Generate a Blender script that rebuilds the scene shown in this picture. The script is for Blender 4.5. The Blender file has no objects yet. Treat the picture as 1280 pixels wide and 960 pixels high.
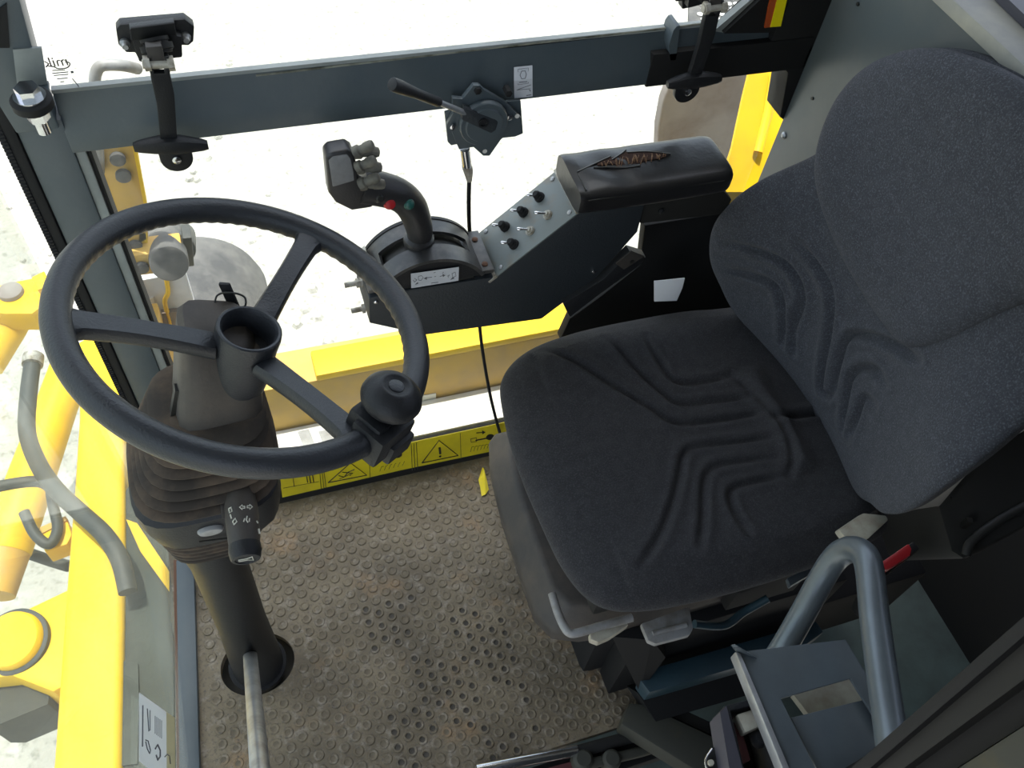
import bpy, bmesh, math, random
import numpy as np
from mathutils import Vector, Matrix

sc = bpy.context.scene
col = sc.collection
random.seed(7)

# ------------------------------------------------------------------ camera
# X = rearwards along the cab, Y = towards the right-hand window, Z = up (metres, cab floor at 0)
FPX = 1080.0
CAM = np.array([0.0, 0.0, 1.75])
_x = np.array([4060.0, -840.0, FPX]); _x /= np.linalg.norm(_x)
_d = np.array([-122.0, 800.0, FPX]); _d /= np.linalg.norm(_d)
_d = _d - _x * (_d @ _x); _d /= np.linalg.norm(_d)
_y = np.cross(_d, _x)
if _y[2] < 0: _y = -_y
ROT = np.stack([_x, _y, -_d])
cam_data = bpy.data.cameras.new('camera')
cam_data.sensor_width = 36.0
cam_data.lens = FPX / 1280 * 36.0
cam_data.clip_start = 0.01
cam = bpy.data.objects.new('camera', cam_data)
M4 = Matrix.Identity(4)
for i in range(3):
    M4[i][0] = ROT[i, 0]; M4[i][1] = -ROT[i, 1]; M4[i][2] = -ROT[i, 2]; M4[i][3] = CAM[i]
cam.matrix_world = M4
col.objects.link(cam)
sc.camera = cam

def P(u, v, x=None, y=None, z=None):
    """point of a real plane (x, y or z constant) seen at photo pixel u, v"""
    d = ROT @ np.array([(u - 640) / FPX, (v - 480) / FPX, 1.0])
    k = 0 if x is not None else 1 if y is not None else 2
    val = (x, y, z)[k]
    return Vector(CAM + d * ((val - CAM[k]) / d[k]))

# ------------------------------------------------------------------ world, sun, exposure
world = bpy.data.worlds.new('sky'); sc.world = world; world.use_nodes = True
wn = world.node_tree; wn.nodes.clear()
sky = wn.nodes.new('ShaderNodeTexSky'); sky.sky_type = 'NISHITA'; sky.sun_disc = False
sky.sun_elevation = math.radians(78); sky.sun_rotation = 0.0; sky.dust_density = 2.0
bg = wn.nodes.new('ShaderNodeBackground'); bg.inputs['Strength'].default_value = 0.27
wo = wn.nodes.new('ShaderNodeOutputWorld')
hsv = wn.nodes.new('ShaderNodeHueSaturation'); hsv.inputs['Saturation'].default_value = 0.55
wn.links.new(sky.outputs[0], hsv.inputs['Color']); wn.links.new(hsv.outputs[0], bg.inputs[0]); wn.links.new(bg.outputs[0], wo.inputs[0])
sun_data = bpy.data.lights.new('sun', 'SUN'); sun_data.energy = 3.1; sun_data.angle = math.radians(0.6)
sun_data.color = (1.0, 0.96, 0.9)
sun = bpy.data.objects.new('sun', sun_data); col.objects.link(sun)
sun.rotation_euler = Vector((0.06, -0.10, -1.0)).to_track_quat('-Z', 'Y').to_euler()
sun.location = (0, 0, 6)
sc.view_settings.view_transform = 'Standard'
sc.view_settings.look = 'None'
sc.view_settings.gamma = 1.0
sc.view_settings.exposure = 0.95
sc.view_settings.use_curve_mapping = False

# ------------------------------------------------------------------ materials
def mat(name, c, rough=0.5, metal=0.0, c2=None, ns=8.0, lo=0.4, hi=0.65, bump=0.0, bs=60.0, coat=0.0, sheen=0.0, c3=None, ns3=200.0, spec=0.5):
    m = bpy.data.materials.new(name); m.use_nodes = True
    nt = m.node_tree; b = nt.nodes['Principled BSDF']
    b.inputs['Base Color'].default_value = (*c, 1)
    b.inputs['Roughness'].default_value = rough
    b.inputs['Metallic'].default_value = metal
    b.inputs['Specular IOR Level'].default_value = spec
    b.inputs['Coat Weight'].default_value = coat
    b.inputs['Sheen Weight'].default_value = sheen
    if sheen: b.inputs['Sheen Roughness'].default_value = 0.6
    tc = nt.nodes.new('ShaderNodeTexCoord')
    src = None
    def noise(scale, det=6):
        n = nt.nodes.new('ShaderNodeTexNoise'); n.inputs['Scale'].default_value = scale
        n.inputs['Detail'].default_value = det; n.inputs['Roughness'].default_value = 0.62
        nt.links.new(tc.outputs['Object'], n.inputs['Vector']); return n
    def ramp(n, a, bb):
        r = nt.nodes.new('ShaderNodeMapRange'); r.inputs[1].default_value = a; r.inputs[2].default_value = bb
        nt.links.new(n.outputs[0], r.inputs[0]); return r
    def mix(fac, a, bcol):
        mx = nt.nodes.new('ShaderNodeMix'); mx.data_type = 'RGBA'
        nt.links.new(fac.outputs[0], mx.inputs[0])
        if isinstance(a, tuple): mx.inputs[6].default_value = (*a, 1)
        else: nt.links.new(a, mx.inputs[6])
        mx.inputs[7].default_value = (*bcol, 1); return mx.outputs[2]
    cur = c
    if c2: cur = mix(ramp(noise(ns), lo, hi), cur, c2)
    if c3: cur = mix(ramp(noise(ns3, 2), 0.5, 0.72), cur, c3)
    if not isinstance(cur, tuple): nt.links.new(cur, b.inputs['Base Color'])
    if bump:
        n = noise(bs, 3); bp = nt.nodes.new('ShaderNodeBump'); bp.inputs['Strength'].default_value = bump
        bp.inputs['Distance'].default_value = 0.002
        nt.links.new(n.outputs[0], bp.inputs['Height']); nt.links.new(bp.outputs[0], b.inputs['Normal'])
    return m

M = {}
M['frame'] = mat('frame_paint', (0.060, 0.078, 0.090), 0.42, c2=(0.078, 0.094, 0.102), ns=5, bump=0.15, bs=90)
M['frame_light'] = mat('frame_edge_paint', (0.27, 0.29, 0.28), 0.55, c2=(0.19, 0.205, 0.20))
M['frame_black'] = mat('black_frame_paint', (0.012, 0.012, 0.012), 0.7, spec=0.2)
M['rear_panel'] = mat('grey_green_panel', (0.078, 0.094, 0.098), 0.34, c2=(0.105, 0.113, 0.112), ns=3.2, lo=.42, hi=.58)
M['shelf'] = mat('dusty_beige_shelf', (0.30, 0.29, 0.24), 0.6, c2=(0.22, 0.22, 0.20), ns=12)
M['rubber'] = mat('black_rubber', (0.012, 0.012, 0.0125), 0.7, bump=0.2, spec=0.25)
M['seal_grey'] = mat('dusty_seal', (0.26, 0.26, 0.21), 0.8, c2=(0.07, 0.07, 0.05), ns=30)
M['plastic'] = mat('black_plastic', (0.014, 0.0145, 0.016), 0.48, bump=0.25, bs=400, spec=.3)
M['rim'] = mat('steering_rim_plastic', (0.016, 0.018, 0.022), 0.44, bump=0.35, bs=330)
M['dusty'] = mat('dusty_black_plastic', (0.035, 0.031, 0.028), 0.62, c2=(0.075, 0.06, 0.046), ns=9, bump=0.2, bs=200)
M['bellows'] = mat('dusty_rubber_bellows', (0.040, 0.033, 0.027), 0.8, c2=(0.125, 0.088, 0.06), ns=14, lo=.42, hi=.75, spec=.2)
M['console'] = mat('console_paint', (0.020, 0.025, 0.030), 0.55, bump=0.3, bs=260)
M['plate'] = mat('switch_plate_grey', (0.15, 0.17, 0.165), 0.45, c2=(0.17, 0.14, 0.10), ns=26, lo=.5, hi=.72)
M['dome'] = mat('worn_quadrant_plastic', (0.03, 0.03, 0.031), 0.38, c2=(0.10, 0.092, 0.082), ns=22, lo=.45, hi=.7)
M['leather'] = mat('black_vinyl', (0.013, 0.0125, 0.013), 0.33, bump=0.3, bs=45)
M['foam'] = mat('torn_brown_foam', (0.10, 0.045, 0.02), 0.9, c2=(0.22, 0.13, 0.07), ns=120, bump=0.8, bs=160)
M['foam_dark'] = mat('dark_torn_hole', (0.035, 0.014, 0.008), 0.95, bump=0.6, bs=160)
M['fabric'] = mat('seat_cloth', (0.027, 0.0265, 0.029), 0.95, c2=(0.036, 0.0355, 0.038), ns=60, bump=0.8, bs=700, sheen=0.05, c3=(0.056, 0.056, 0.061), ns3=420, spec=.2)
M['fabric_blue'] = mat('seat_back_cloth', (0.034, 0.037, 0.046), 0.95, c2=(0.043, 0.046, 0.056), ns=60, bump=0.8, bs=700, sheen=0.08, c3=(0.088, 0.094, 0.110), ns3=420, spec=.2)
M['grip'] = mat('joystick_plastic', (0.026, 0.025, 0.026), 0.40, bump=0.2, bs=300)
M['grip_face'] = mat('worn_joystick_face', (0.26, 0.26, 0.262), 0.55, c2=(0.20, 0.198, 0.198), ns=40)
M['dusty_boot'] = mat('dusty_grey_boot', (0.16, 0.15, 0.12), 0.7, c2=(0.07, 0.065, 0.055), ns=50)
M['chrome'] = mat('chrome', (0.62, 0.63, 0.65), 0.2, 1.0)
M['steel'] = mat('brushed_steel', (0.36, 0.37, 0.38), 0.38, 0.55, c2=(0.25, 0.25, 0.25), ns=30)
M['zinc'] = mat('zinc_steel', (0.42, 0.40, 0.35), 0.5, 0.3, c2=(0.20, 0.17, 0.12), ns=60)
M['grey_enamel'] = mat('grey_enamel', (0.105, 0.125, 0.138), 0.3, 0.3, c2=(0.085, 0.10, 0.11), ns=12)
M['grey_lever'] = mat('grey_lever_plastic', (0.27, 0.27, 0.265), 0.5, c2=(0.17, 0.155, 0.135), ns=25)
M['beige'] = mat('dirty_beige_plastic', (0.42, 0.40, 0.32), 0.5, c2=(0.29, 0.25, 0.19), ns=30)
M['red'] = mat('red_plastic', (0.45, 0.015, 0.02), 0.4)
M['green'] = mat('green_button', (0.02, 0.10, 0.085), 0.3)
M['yellow'] = mat('machine_yellow', (0.80, 0.50, 0.008), 0.5, c2=(0.70, 0.43, 0.012), ns=7, spec=.25)
M['ochre'] = mat('dusty_shaded_ochre_paint', (0.55, 0.33, 0.055), 0.6, c2=(0.43, 0.27, 0.08), ns=9)  # dusty paint; on the side rail its tone stands for shade
M['label_yellow'] = mat('label_yellow', (0.78, 0.62, 0.012), 0.45, c2=(0.66, 0.52, 0.02), ns=12)
M['ink'] = mat('black_ink', (0.012, 0.012, 0.01), 0.5)
M['ink_grey'] = mat('grey_ink', (0.11, 0.11, 0.13), 0.6)
M['white_ink'] = mat('white_print', (0.62, 0.60, 0.50), 0.6)
M['paper'] = mat('white_label_paper', (0.62, 0.64, 0.68), 0.55, c2=(0.52, 0.54, 0.58), ns=18)
M['paper_old'] = mat('faded_label_edge', (0.46, 0.44, 0.35), 0.6)
M['ledge'] = mat('white_ledge_paint', (0.72, 0.70, 0.66), 0.5, c2=(0.62, 0.6, 0.55), ns=8)
M['mud'] = mat('dusty_grey_mudguard', (0.27, 0.24, 0.215), 0.75, c2=(0.20, 0.16, 0.135), ns=9)
M['tyre'] = mat('dusty_tyre', (0.055, 0.055, 0.055), 0.8, c2=(0.13, 0.125, 0.115), ns=10)
M['hose'] = mat('hydraulic_hose', (0.033, 0.037, 0.033), 0.6, c2=(0.055, 0.055, 0.045), ns=20)
M['black_blue'] = mat('dark_blue_sheet_metal', (0.020, 0.046, 0.06), 0.4, c2=(0.014, 0.03, 0.04), ns=6)
M['dark_plastic'] = mat('dark_grey_moulding', (0.020, 0.0195, 0.018), 0.7, spec=0.2)
M['olive'] = mat('olive_grey_paint', (0.045, 0.045, 0.036), 0.65, c2=(0.07, 0.06, 0.032), ns=14, lo=.52, hi=.75, spec=0.25)
M['teal'] = mat('pale_green_step_paint', (0.13, 0.18, 0.165), 0.5, c2=(0.08, 0.10, 0.09), ns=5)
M['skirt'] = mat('dirty_grey_green_sheet', (0.036, 0.044, 0.034), 0.7, c2=(0.020, 0.025, 0.015), ns=6)
M['rust'] = mat('rusty_edge', (0.12, 0.055, 0.03), 0.8)
M['maroon'] = mat('maroon_paint', (0.10, 0.03, 0.03), 0.5)
M['brass'] = mat('brass_terminal', (0.6, 0.36, 0.14), 0.35, 1.0)
M['cover_grey'] = mat('dark_grey_cover', (0.034, 0.034, 0.032), 0.6, spec=.3)
M['purple'] = mat('purple_grey_trim', (0.045, 0.043, 0.055), 0.5)
M['roof'] = mat('roof_lining', (0.16, 0.16, 0.155), 0.8)
M['orange'] = mat('amber_reflector', (0.40, 0.07, 0.015), 0.25)
M['bright_yellow'] = mat('bright_yellow_tape', (0.85, 0.72, 0.0), 0.4)

def floor_material():
    m = mat('floor_rubber', (0.085, 0.072, 0.056), 0.62)
    nt = m.node_tree; b = nt.nodes['Principled BSDF']
    g = nt.nodes.new('ShaderNodeNewGeometry')
    def noise(s, d=6, r=.6):
        n = nt.nodes.new('ShaderNodeTexNoise'); n.inputs['Scale'].default_value = s; n.inputs['Detail'].default_value = d
        n.inputs['Roughness'].default_value = r
        nt.links.new(g.outputs['Position'], n.inputs['Vector']); return n
    def mixc(fac, a, bb):
        mx = nt.nodes.new('ShaderNodeMix'); mx.data_type = 'RGBA'
        nt.links.new(fac, mx.inputs[0])
        if isinstance(a, tuple): mx.inputs[6].default_value = (*a, 1)
        else: nt.links.new(a, mx.inputs[6])
        mx.inputs[7].default_value = (*bb, 1); return mx.outputs[2]
    def rng(o, a, c):
        r = nt.nodes.new('ShaderNodeMapRange'); r.inputs[1].default_value = a; r.inputs[2].default_value = c
        nt.links.new(o, r.inputs[0]); return r.outputs[0]
    c = mixc(rng(noise(5).outputs[0], .42, .66), (0.118, 0.092, 0.056), (0.225, 0.178, 0.112))
    c = mixc(rng(noise(7.5, 5).outputs[0], .56, .74), c, (0.27, 0.17, 0.085))
    c = mixc(rng(noise(45, 4).outputs[0], .52, .75), c, (0.28, 0.24, 0.19))
    c = mixc(rng(noise(160, 3).outputs[0], .5, .75), c, (0.075, 0.063, 0.05))
    nt.links.new(c, b.inputs['Base Color'])
    bp = nt.nodes.new('ShaderNodeBump'); bp.inputs['Strength'].default_value = .5; bp.inputs['Distance'].default_value = .003
    nt.links.new(noise(110, 4).outputs[0], bp.inputs['Height']); nt.links.new(bp.outputs[0], b.inputs['Normal'])
    return m
M['floor'] = floor_material()

def ground_material():
    m = mat('pale_gravel', (0.6, 0.56, 0.5), 0.9)
    nt = m.node_tree; b = nt.nodes['Principled BSDF']
    g = nt.nodes.new('ShaderNodeNewGeometry')
    prev = (0.38, 0.365, 0.315)
    for s, lo, hi, cc in ((0.9, .4, .7, (0.31, 0.305, 0.26)), (9, .5, .75, (0.48, 0.465, 0.42)), (38, .55, .75, (0.20, 0.195, 0.16))):
        n = nt.nodes.new('ShaderNodeTexNoise'); n.inputs['Scale'].default_value = s; n.inputs['Detail'].default_value = 7
        nt.links.new(g.outputs['Position'], n.inputs['Vector'])
        r = nt.nodes.new('ShaderNodeMapRange'); r.inputs[1].default_value = lo; r.inputs[2].default_value = hi
        nt.links.new(n.outputs[0], r.inputs[0])
        mx = nt.nodes.new('ShaderNodeMix'); mx.data_type = 'RGBA'; nt.links.new(r.outputs[0], mx.inputs[0])
        if isinstance(prev, tuple): mx.inputs[6].default_value = (*prev, 1)
        else: nt.links.new(prev, mx.inputs[6])
        mx.inputs[7].default_value = (*cc, 1); prev = mx.outputs[2]
    nt.links.new(prev, b.inputs['Base Color'])
    n = nt.nodes.new('ShaderNodeTexNoise'); n.inputs['Scale'].default_value = 22; n.inputs['Detail'].default_value = 6
    nt.links.new(g.outputs['Position'], n.inputs['Vector'])
    bp = nt.nodes.new('ShaderNodeBump'); bp.inputs['Strength'].default_value = .6; bp.inputs['Distance'].default_value = .03
    nt.links.new(n.outputs[0], bp.inputs['Height']); nt.links.new(bp.outputs[0], b.inputs['Normal'])
    return m
M['ground'] = ground_material()

def glass_material(name, tint, dust, dscale=6.0):
    m = bpy.data.materials.new(name); m.use_nodes = True
    nt = m.node_tree; nt.nodes.clear()
    out = nt.nodes.new('ShaderNodeOutputMaterial')
    tr = nt.nodes.new('ShaderNodeBsdfTransparent'); tr.inputs[0].default_value = (*tint, 1)
    gl = nt.nodes.new('ShaderNodeBsdfGlossy'); gl.inputs['Roughness'].default_value = 0.02
    lw = nt.nodes.new('ShaderNodeLayerWeight'); lw.inputs[0].default_value = 0.5
    pw_ = nt.nodes.new('ShaderNodeMath'); pw_.operation = 'POWER'; pw_.inputs[1].default_value = 5.0
    fr = nt.nodes.new('ShaderNodeMath'); fr.operation = 'MULTIPLY_ADD'; fr.inputs[1].default_value = 0.30; fr.inputs[2].default_value = 0.02
    nt.links.new(lw.outputs['Facing'], pw_.inputs[0]); nt.links.new(pw_.outputs[0], fr.inputs[0])
    m1 = nt.nodes.new('ShaderNodeMixShader')
    nt.links.new(fr.outputs[0], m1.inputs[0]); nt.links.new(tr.outputs[0], m1.inputs[1]); nt.links.new(gl.outputs[0], m1.inputs[2])
    df = nt.nodes.new('ShaderNodeBsdfDiffuse'); df.inputs[0].default_value = (0.55, 0.54, 0.47, 1)
    tl = nt.nodes.new('ShaderNodeBsdfTranslucent'); tl.inputs[0].default_value = (0.6, 0.59, 0.52, 1)
    ad = nt.nodes.new('ShaderNodeMixShader'); ad.inputs[0].default_value = .5
    nt.links.new(df.outputs[0], ad.inputs[1]); nt.links.new(tl.outputs[0], ad.inputs[2])
    g = nt.nodes.new('ShaderNodeNewGeometry')
    n = nt.nodes.new('ShaderNodeTexNoise'); n.inputs['Scale'].default_value = dscale; n.inputs['Detail'].default_value = 8
    nt.links.new(g.outputs['Position'], n.inputs['Vector'])
    r = nt.nodes.new('ShaderNodeMapRange'); r.inputs[1].default_value = .3; r.inputs[2].default_value = .75
    r.inputs[3].default_value = dust * .5; r.inputs[4].default_value = dust * 1.5
    nt.links.new(n.outputs[0], r.inputs[0])
    m2 = nt.nodes.new('ShaderNodeMixShader')
    nt.links.new(r.outputs[0], m2.inputs[0]); nt.links.new(m1.outputs[0], m2.inputs[1]); nt.links.new(ad.outputs[0], m2.inputs[2])
    nt.links.new(m2.outputs[0], out.inputs[0])
    return m
M['glass'] = glass_material('side_window_glass', (0.97, 0.99, 0.97), 0.025)
M['glass_front'] = glass_material('dusty_front_glass', (0.93, 0.965, 0.93), 0.10)

M['stud_mid'] = mat('dirty_stud_recess', (0.105, 0.083, 0.053), 0.75, c2=(0.18, 0.143, 0.095), ns=30)
M['stud_core'] = mat('clean_rubber_recess', (0.042, 0.037, 0.029), 0.7, c2=(0.085, 0.07, 0.053), ns=40)
def translucent_paper(name, c, f):
    m = mat(name, c, .6)
    nt = m.node_tree; b = nt.nodes['Principled BSDF']; out = nt.nodes['Material Output']
    t = nt.nodes.new('ShaderNodeBsdfTranslucent'); t.inputs[0].default_value = (*c, 1)
    mx = nt.nodes.new('ShaderNodeMixShader'); mx.inputs[0].default_value = f
    nt.links.new(b.outputs[0], mx.inputs[1]); nt.links.new(t.outputs[0], mx.inputs[2]); nt.links.new(mx.outputs[0], out.inputs[0])
    return m
M['thin_label'] = translucent_paper('thin_label_paper', (0.75, 0.76, 0.78), .6)
M['thin_label_old'] = translucent_paper('thin_faded_paper', (0.6, 0.57, 0.45), .6)
# ------------------------------------------------------------------ mesh builder
def V(p): return Vector(p)
def frame_of(d):
    d = V(d).normalized()
    a = d.cross(Vector((0, 0, 1)))
    if a.length < 1e-3: a = d.cross(Vector((0, 1, 0)))
    a.normalize(); return a, d.cross(a).normalized(), d
def rootloc(o):
    p = Vector((0, 0, 0))
    while o is not None:
        p = p + Vector(o.location); o = o.parent
    return p

class MB:
    def __init__(s): s.bm = bmesh.new()
    def faces(s, pts, fs):
        vs = [s.bm.verts.new(p) for p in pts]
        for f in fs:
            try: s.bm.faces.new([vs[i] for i in f])
            except ValueError: pass
        return s
    def box(s, lo, hi):
        (x0, y0, z0), (x1, y1, z1) = lo, hi
        return s.obox(((x0+x1)/2, (y0+y1)/2, (z0+z1)/2), (abs(x1-x0)/2, 0, 0), (0, abs(y1-y0)/2, 0), (0, 0, abs(z1-z0)/2))
    def obox(s, c, a, b, d):
        c, a, b, d = V(c), V(a), V(b), V(d)
        p = [c + a*i + b*j + d*k for k in (-1, 1) for j in (-1, 1) for i in (-1, 1)]
        return s.faces(p, [(0,2,3,1), (4,5,7,6), (0,1,5,4), (2,6,7,3), (0,4,6,2), (1,3,7,5)])
    def prism(s, pts, vec):
        pts = [V(p) for p in pts]; vec = V(vec); n = len(pts)
        return s.faces(pts + [p + vec for p in pts], [tuple(range(n))[::-1], tuple(range(n, 2*n))] +
                       [(i, (i+1) % n, n + (i+1) % n, n + i) for i in range(n)])
    def ring_plate(s, outer, inner, vec):
        """frame between two outlines of the same length"""
        n = len(outer); vec = V(vec)
        o = [V(p) for p in outer]; i_ = [V(p) for p in inner]
        pts = o + i_ + [p + vec for p in o] + [p + vec for p in i_]
        fs = []
        for k in range(n):
            j = (k+1) % n
            fs += [(k, j, n+j, n+k), (2*n+k, 3*n+k, 3*n+j, 2*n+j), (k, 2*n+k, 2*n+j, j), (n+k, n+j, 3*n+j, 3*n+k)]
        return s.faces(pts, fs)
    def tube(s, path, r, n=16, caps=True, closed=False, up=None, sq=1.0):
        path = [V(p) for p in path]; m = len(path)
        rs = r if isinstance(r, (list, tuple)) else [r]*m
        rings = []; a = None
        for i, p in enumerate(path):
            if closed: t = path[(i+1) % m] - path[i-1]
            else: t = path[min(i+1, m-1)] - path[max(i-1, 0)]
            t.normalize()
            if a is None:
                a = V(up) if up is not None else frame_of(t)[0]
            a = (a - t * a.dot(t)).normalized(); b = t.cross(a)
            rings.append([s.bm.verts.new(p + a*math.cos(2*math.pi*k/n)*rs[i] + b*math.sin(2*math.pi*k/n)*rs[i]*sq) for k in range(n)])
        for i in range(m if closed else m-1):
            A, B = rings[i], rings[(i+1) % m]
            for k in range(n):
                s.bm.faces.new((A[k], A[(k+1) % n], B[(k+1) % n], B[k]))
        if caps and not closed:
            s.bm.faces.new(rings[0][::-1]); s.bm.faces.new(rings[-1])
        return s
    def cyl(s, p0, p1, r0, r1=None, n=20): return s.tube([p0, p1], [r0, r0 if r1 is None else r1], n)
    def lathe(s, base, axis, prof, n=24):
        """prof: list of (height, radius) along axis"""
        base = V(base); a, b, d = frame_of(axis); rings = []
        for h, r in prof:
            r = max(r, 1e-5)
            rings.append([s.bm.verts.new(base + d*h + (a*math.cos(2*math.pi*k/n) + b*math.sin(2*math.pi*k/n))*r) for k in range(n)])
        for A, B in zip(rings, rings[1:]):
            for k in range(n): s.bm.faces.new((A[k], A[(k+1) % n], B[(k+1) % n], B[k]))
        s.bm.faces.new(rings[0][::-1]); s.bm.faces.new(rings[-1])
        return s
    def loft(s, sections, caps=True):
        rings = [[s.bm.verts.new(V(p)) for p in sec] for sec in sections]; n = len(rings[0])
        for A, B in zip(rings, rings[1:]):
            for k in range(n): s.bm.faces.new((A[k], A[(k+1) % n], B[(k+1) % n], B[k]))
        if caps: s.bm.faces.new(rings[0][::-1]); s.bm.faces.new(rings[-1])
        return s
    def grid(s, arr):
        vs = [[s.bm.verts.new(V(p)) for p in row] for row in arr]
        for r0, r1 in zip(vs, vs[1:]):
            for k in range(len(r0)-1): s.bm.faces.new((r0[k], r0[k+1], r1[k+1], r1[k]))
        return s
    def build(s, name, m, parent=None, bevel=0.0, seg=2, smooth=True, weld=False, **props):
        bm = s.bm
        if weld: bmesh.ops.remove_doubles(bm, verts=bm.verts, dist=1e-5)
        bmesh.ops.recalc_face_normals(bm, faces=bm.faces)
        if bevel:
            es = [e for e in bm.edges if len(e.link_faces) == 2 and e.calc_face_angle(0) > math.radians(32)]
            bmesh.ops.bevel(bm, geom=es, offset=bevel, segments=seg, affect='EDGES', profile=0.6, clamp_overlap=True)
        off = rootloc(parent) if parent is not None else Vector(props.pop('origin', (0, 0, 0)))
        if parent is None: pass
        bmesh.ops.translate(bm, verts=bm.verts, vec=-off)
        me = bpy.data.meshes.new(name)
        bm.to_mesh(me); bm.free()
        me.materials.append(m)
        if smooth:
            for p in me.polygons: p.use_smooth = True
            try: me.set_sharp_from_angle(angle=math.radians(38))
            except Exception: pass
        o = bpy.data.objects.new(name, me); col.objects.link(o)
        if parent is not None: o.parent = parent
        else: o.location = off
        for k, v in props.items(): o[k] = v
        return o

def thing(name, label, cat, loc=(0, 0, 0), group=None):
    o = bpy.data.objects.new(name, None); col.objects.link(o)
    o.empty_display_size = 0.05
    o.location = V(loc); o['label'] = label; o['category'] = cat
    if group: o['group'] = group
    return o
def single(o, label, cat, group=None):
    o['label'] = label; o['category'] = cat
    if group: o['group'] = group
    return o
def struct(mb, name, m, parent=None, **k):
    o = mb.build(name, m, parent, **k)
    if parent is None: o['kind'] = 'structure'
    return o
def smooth_path(pts, n=8, closed=False):
    pts = [np.array(p, float) for p in pts]; m = len(pts); out = []
    segs = m if closed else m-1
    for i in range(segs):
        if closed: p0, p1, p2, p3 = pts[i-1], pts[i], pts[(i+1) % m], pts[(i+2) % m]
        else: p0, p1, p2, p3 = pts[max(i-1, 0)], pts[i], pts[i+1], pts[min(i+2, m-1)]
        for k in range(n):
            t = k/n
            out.append(0.5*((2*p1) + (p2-p0)*t + (2*p0-5*p1+4*p2-p3)*t*t + (3*p1-p0-3*p2+p3)*t**3))
    if not closed: out.append(pts[-1])
    return out
def hexhead(mb, p, d, r, h): return mb.tube([V(p), V(p)+V(d).normalized()*h], r, n=6)

def text_mesh(txt, size, origin, ex, ey, off=0.0006):
    """flat lettering laid on a surface, letters run along ex with their tops towards ey"""
    cu = bpy.data.curves.new('lettering', 'FONT'); cu.body = txt; cu.size = size; cu.resolution_u = 2
    ob = bpy.data.objects.new('lettering', cu); col.objects.link(ob)
    dg = bpy.context.evaluated_depsgraph_get(); dg.update()
    me = bpy.data.meshes.new_from_object(ob.evaluated_get(dg))
    bpy.data.objects.remove(ob); bpy.data.curves.remove(cu)
    ex, ey = V(ex).normalized(), V(ey).normalized(); n = ex.cross(ey)
    o = V(origin)
    pts = [o + ex*v.co.x + ey*v.co.y + n*off for v in me.vertices]
    fs = [tuple(p.vertices) for p in me.polygons]
    bpy.data.meshes.remove(me)
    return pts, fs

# ================================================================== LARGE STRUCTURE
YW = 1.02           # inner face of the right-hand window wall
XF = -0.30          # front glass plane
ZG = -1.15          # ground outside

g = MB(); n = 40
g.grid([[(x, y, ZG) for x in np.linspace(-40, 40, n)] for y in np.linspace(-40, 40, n)])
struct(g, 'ground', M['ground'], smooth=False)

# roof, rear wall, unseen left light block
struct(MB().box((-0.46, -0.34, 1.86), (1.56, 1.20, 1.92)), 'ceiling', M['roof'])
wr = MB().prism([(0.9115, 0.72, .72), (0.913, 0.58, .86), (0.916, 0.45, 1.09), (0.925, 0.10, 1.17), (0.925, 0.10, 1.195), (0.905, 1.02, 1.195), (0.905, 1.02, .62)], (0.03, 0, 0))
wall_rear = struct(wr, 'wall_rear', M['rear_panel'])
MB().prism([(1.5, 1.02, -.3), (1.5, -.3, -.3), (1.5, -.3, 1.19), (1.5, 1.02, 1.19)], (.03, 0, 0)).build('engine_cover', M['frame_black'], wall_rear)
struct(MB().box((0.10, -.34, -.34), (1.53, -.30, 1.9)), 'left_light_block', M['frame_black'])  # unseen wall added behind the camera to cut light from the door side
for i, (u, v) in enumerate(((1016, 123), (1073, 5))):
    p = P(u, v, x=0.906)
    MB().lathe(p, (-1, 0, 0), [(0, .0028), (.002, .0028), (.002, .001)], 10).build('rivet_hole', M['ink'], wall_rear)
p = P(981, 169, x=0.906)
MB().lathe(p, (-1, 0, 0), [(0, .006), (.003, .006), (.006, .003), (.006, .001)], 14).build('screw', M['steel'], wall_rear)
MB().box((0.898, 0.05, 1.195), (1.53, 1.03, 1.215)).build('rear_shelf', M['shelf'], wall_rear, bevel=.004)
sh = MB().prism([P(1243, 0, z=1.216), P(1300, 55, z=1.216), (1.05, .2, 1.216), (1.12, .2, 1.216), (1.16, .95, 1.216), (1.0, .95, 1.216)], (0, 0, .012))
sh.build('shelf_mat', M['purple'], wall_rear)
# rear pillar on the right side (black) and upper diagonal
tr = MB()
tr.prism([P(985, 92, y=YW), P(975, 147, y=YW), P(982, 152, y=YW), P(1050, 0, y=YW), P(1068, -40, y=YW), P(975, -40, y=YW), P(988, 0, y=YW), P(960, 60, y=YW)], (0, .05, 0))
struct(tr, 'trim_4', M['frame_black'], bevel=.003)

# floor plate
FX0, FX1, FY0, FY1 = -0.300, 0.60, 0.335, 1.0
fl = MB(); hx, hy, hr = -0.155, 0.655, 0.062
cpts = [(hx + hr*math.cos(a)*1.15, hy + hr*math.sin(a)) for a in np.linspace(0, 2*math.pi, 33)[:-1]]
def rectpt(a):
    dx, dy = math.cos(a), math.sin(a)
    ts = []
    if dx > 1e-9: ts.append((FX1-hx)/dx)
    if dx < -1e-9: ts.append((FX0-hx)/dx)
    if dy > 1e-9: ts.append((FY1-hy)/dy)
    if dy < -1e-9: ts.append((FY0-hy)/dy)
    t = min(ts); return (hx+dx*t, hy+dy*t)
angs = sorted([math.atan2(y-hy, (x-hx)) % (2*math.pi) for x in (FX0, FX1) for y in (FY0, FY1)] + list(np.linspace(0, 2*math.pi, 65)[:-1]))
outer = [(*rectpt(a), 0) for a in angs]
inner = [(hx + hr*1.15*math.cos(a), hy + hr*math.sin(a), 0) for a in angs]
fl.ring_plate(outer, inner, (0, 0, -.02))
floor = struct(fl, 'floor', M['floor'], smooth=False)
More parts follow.
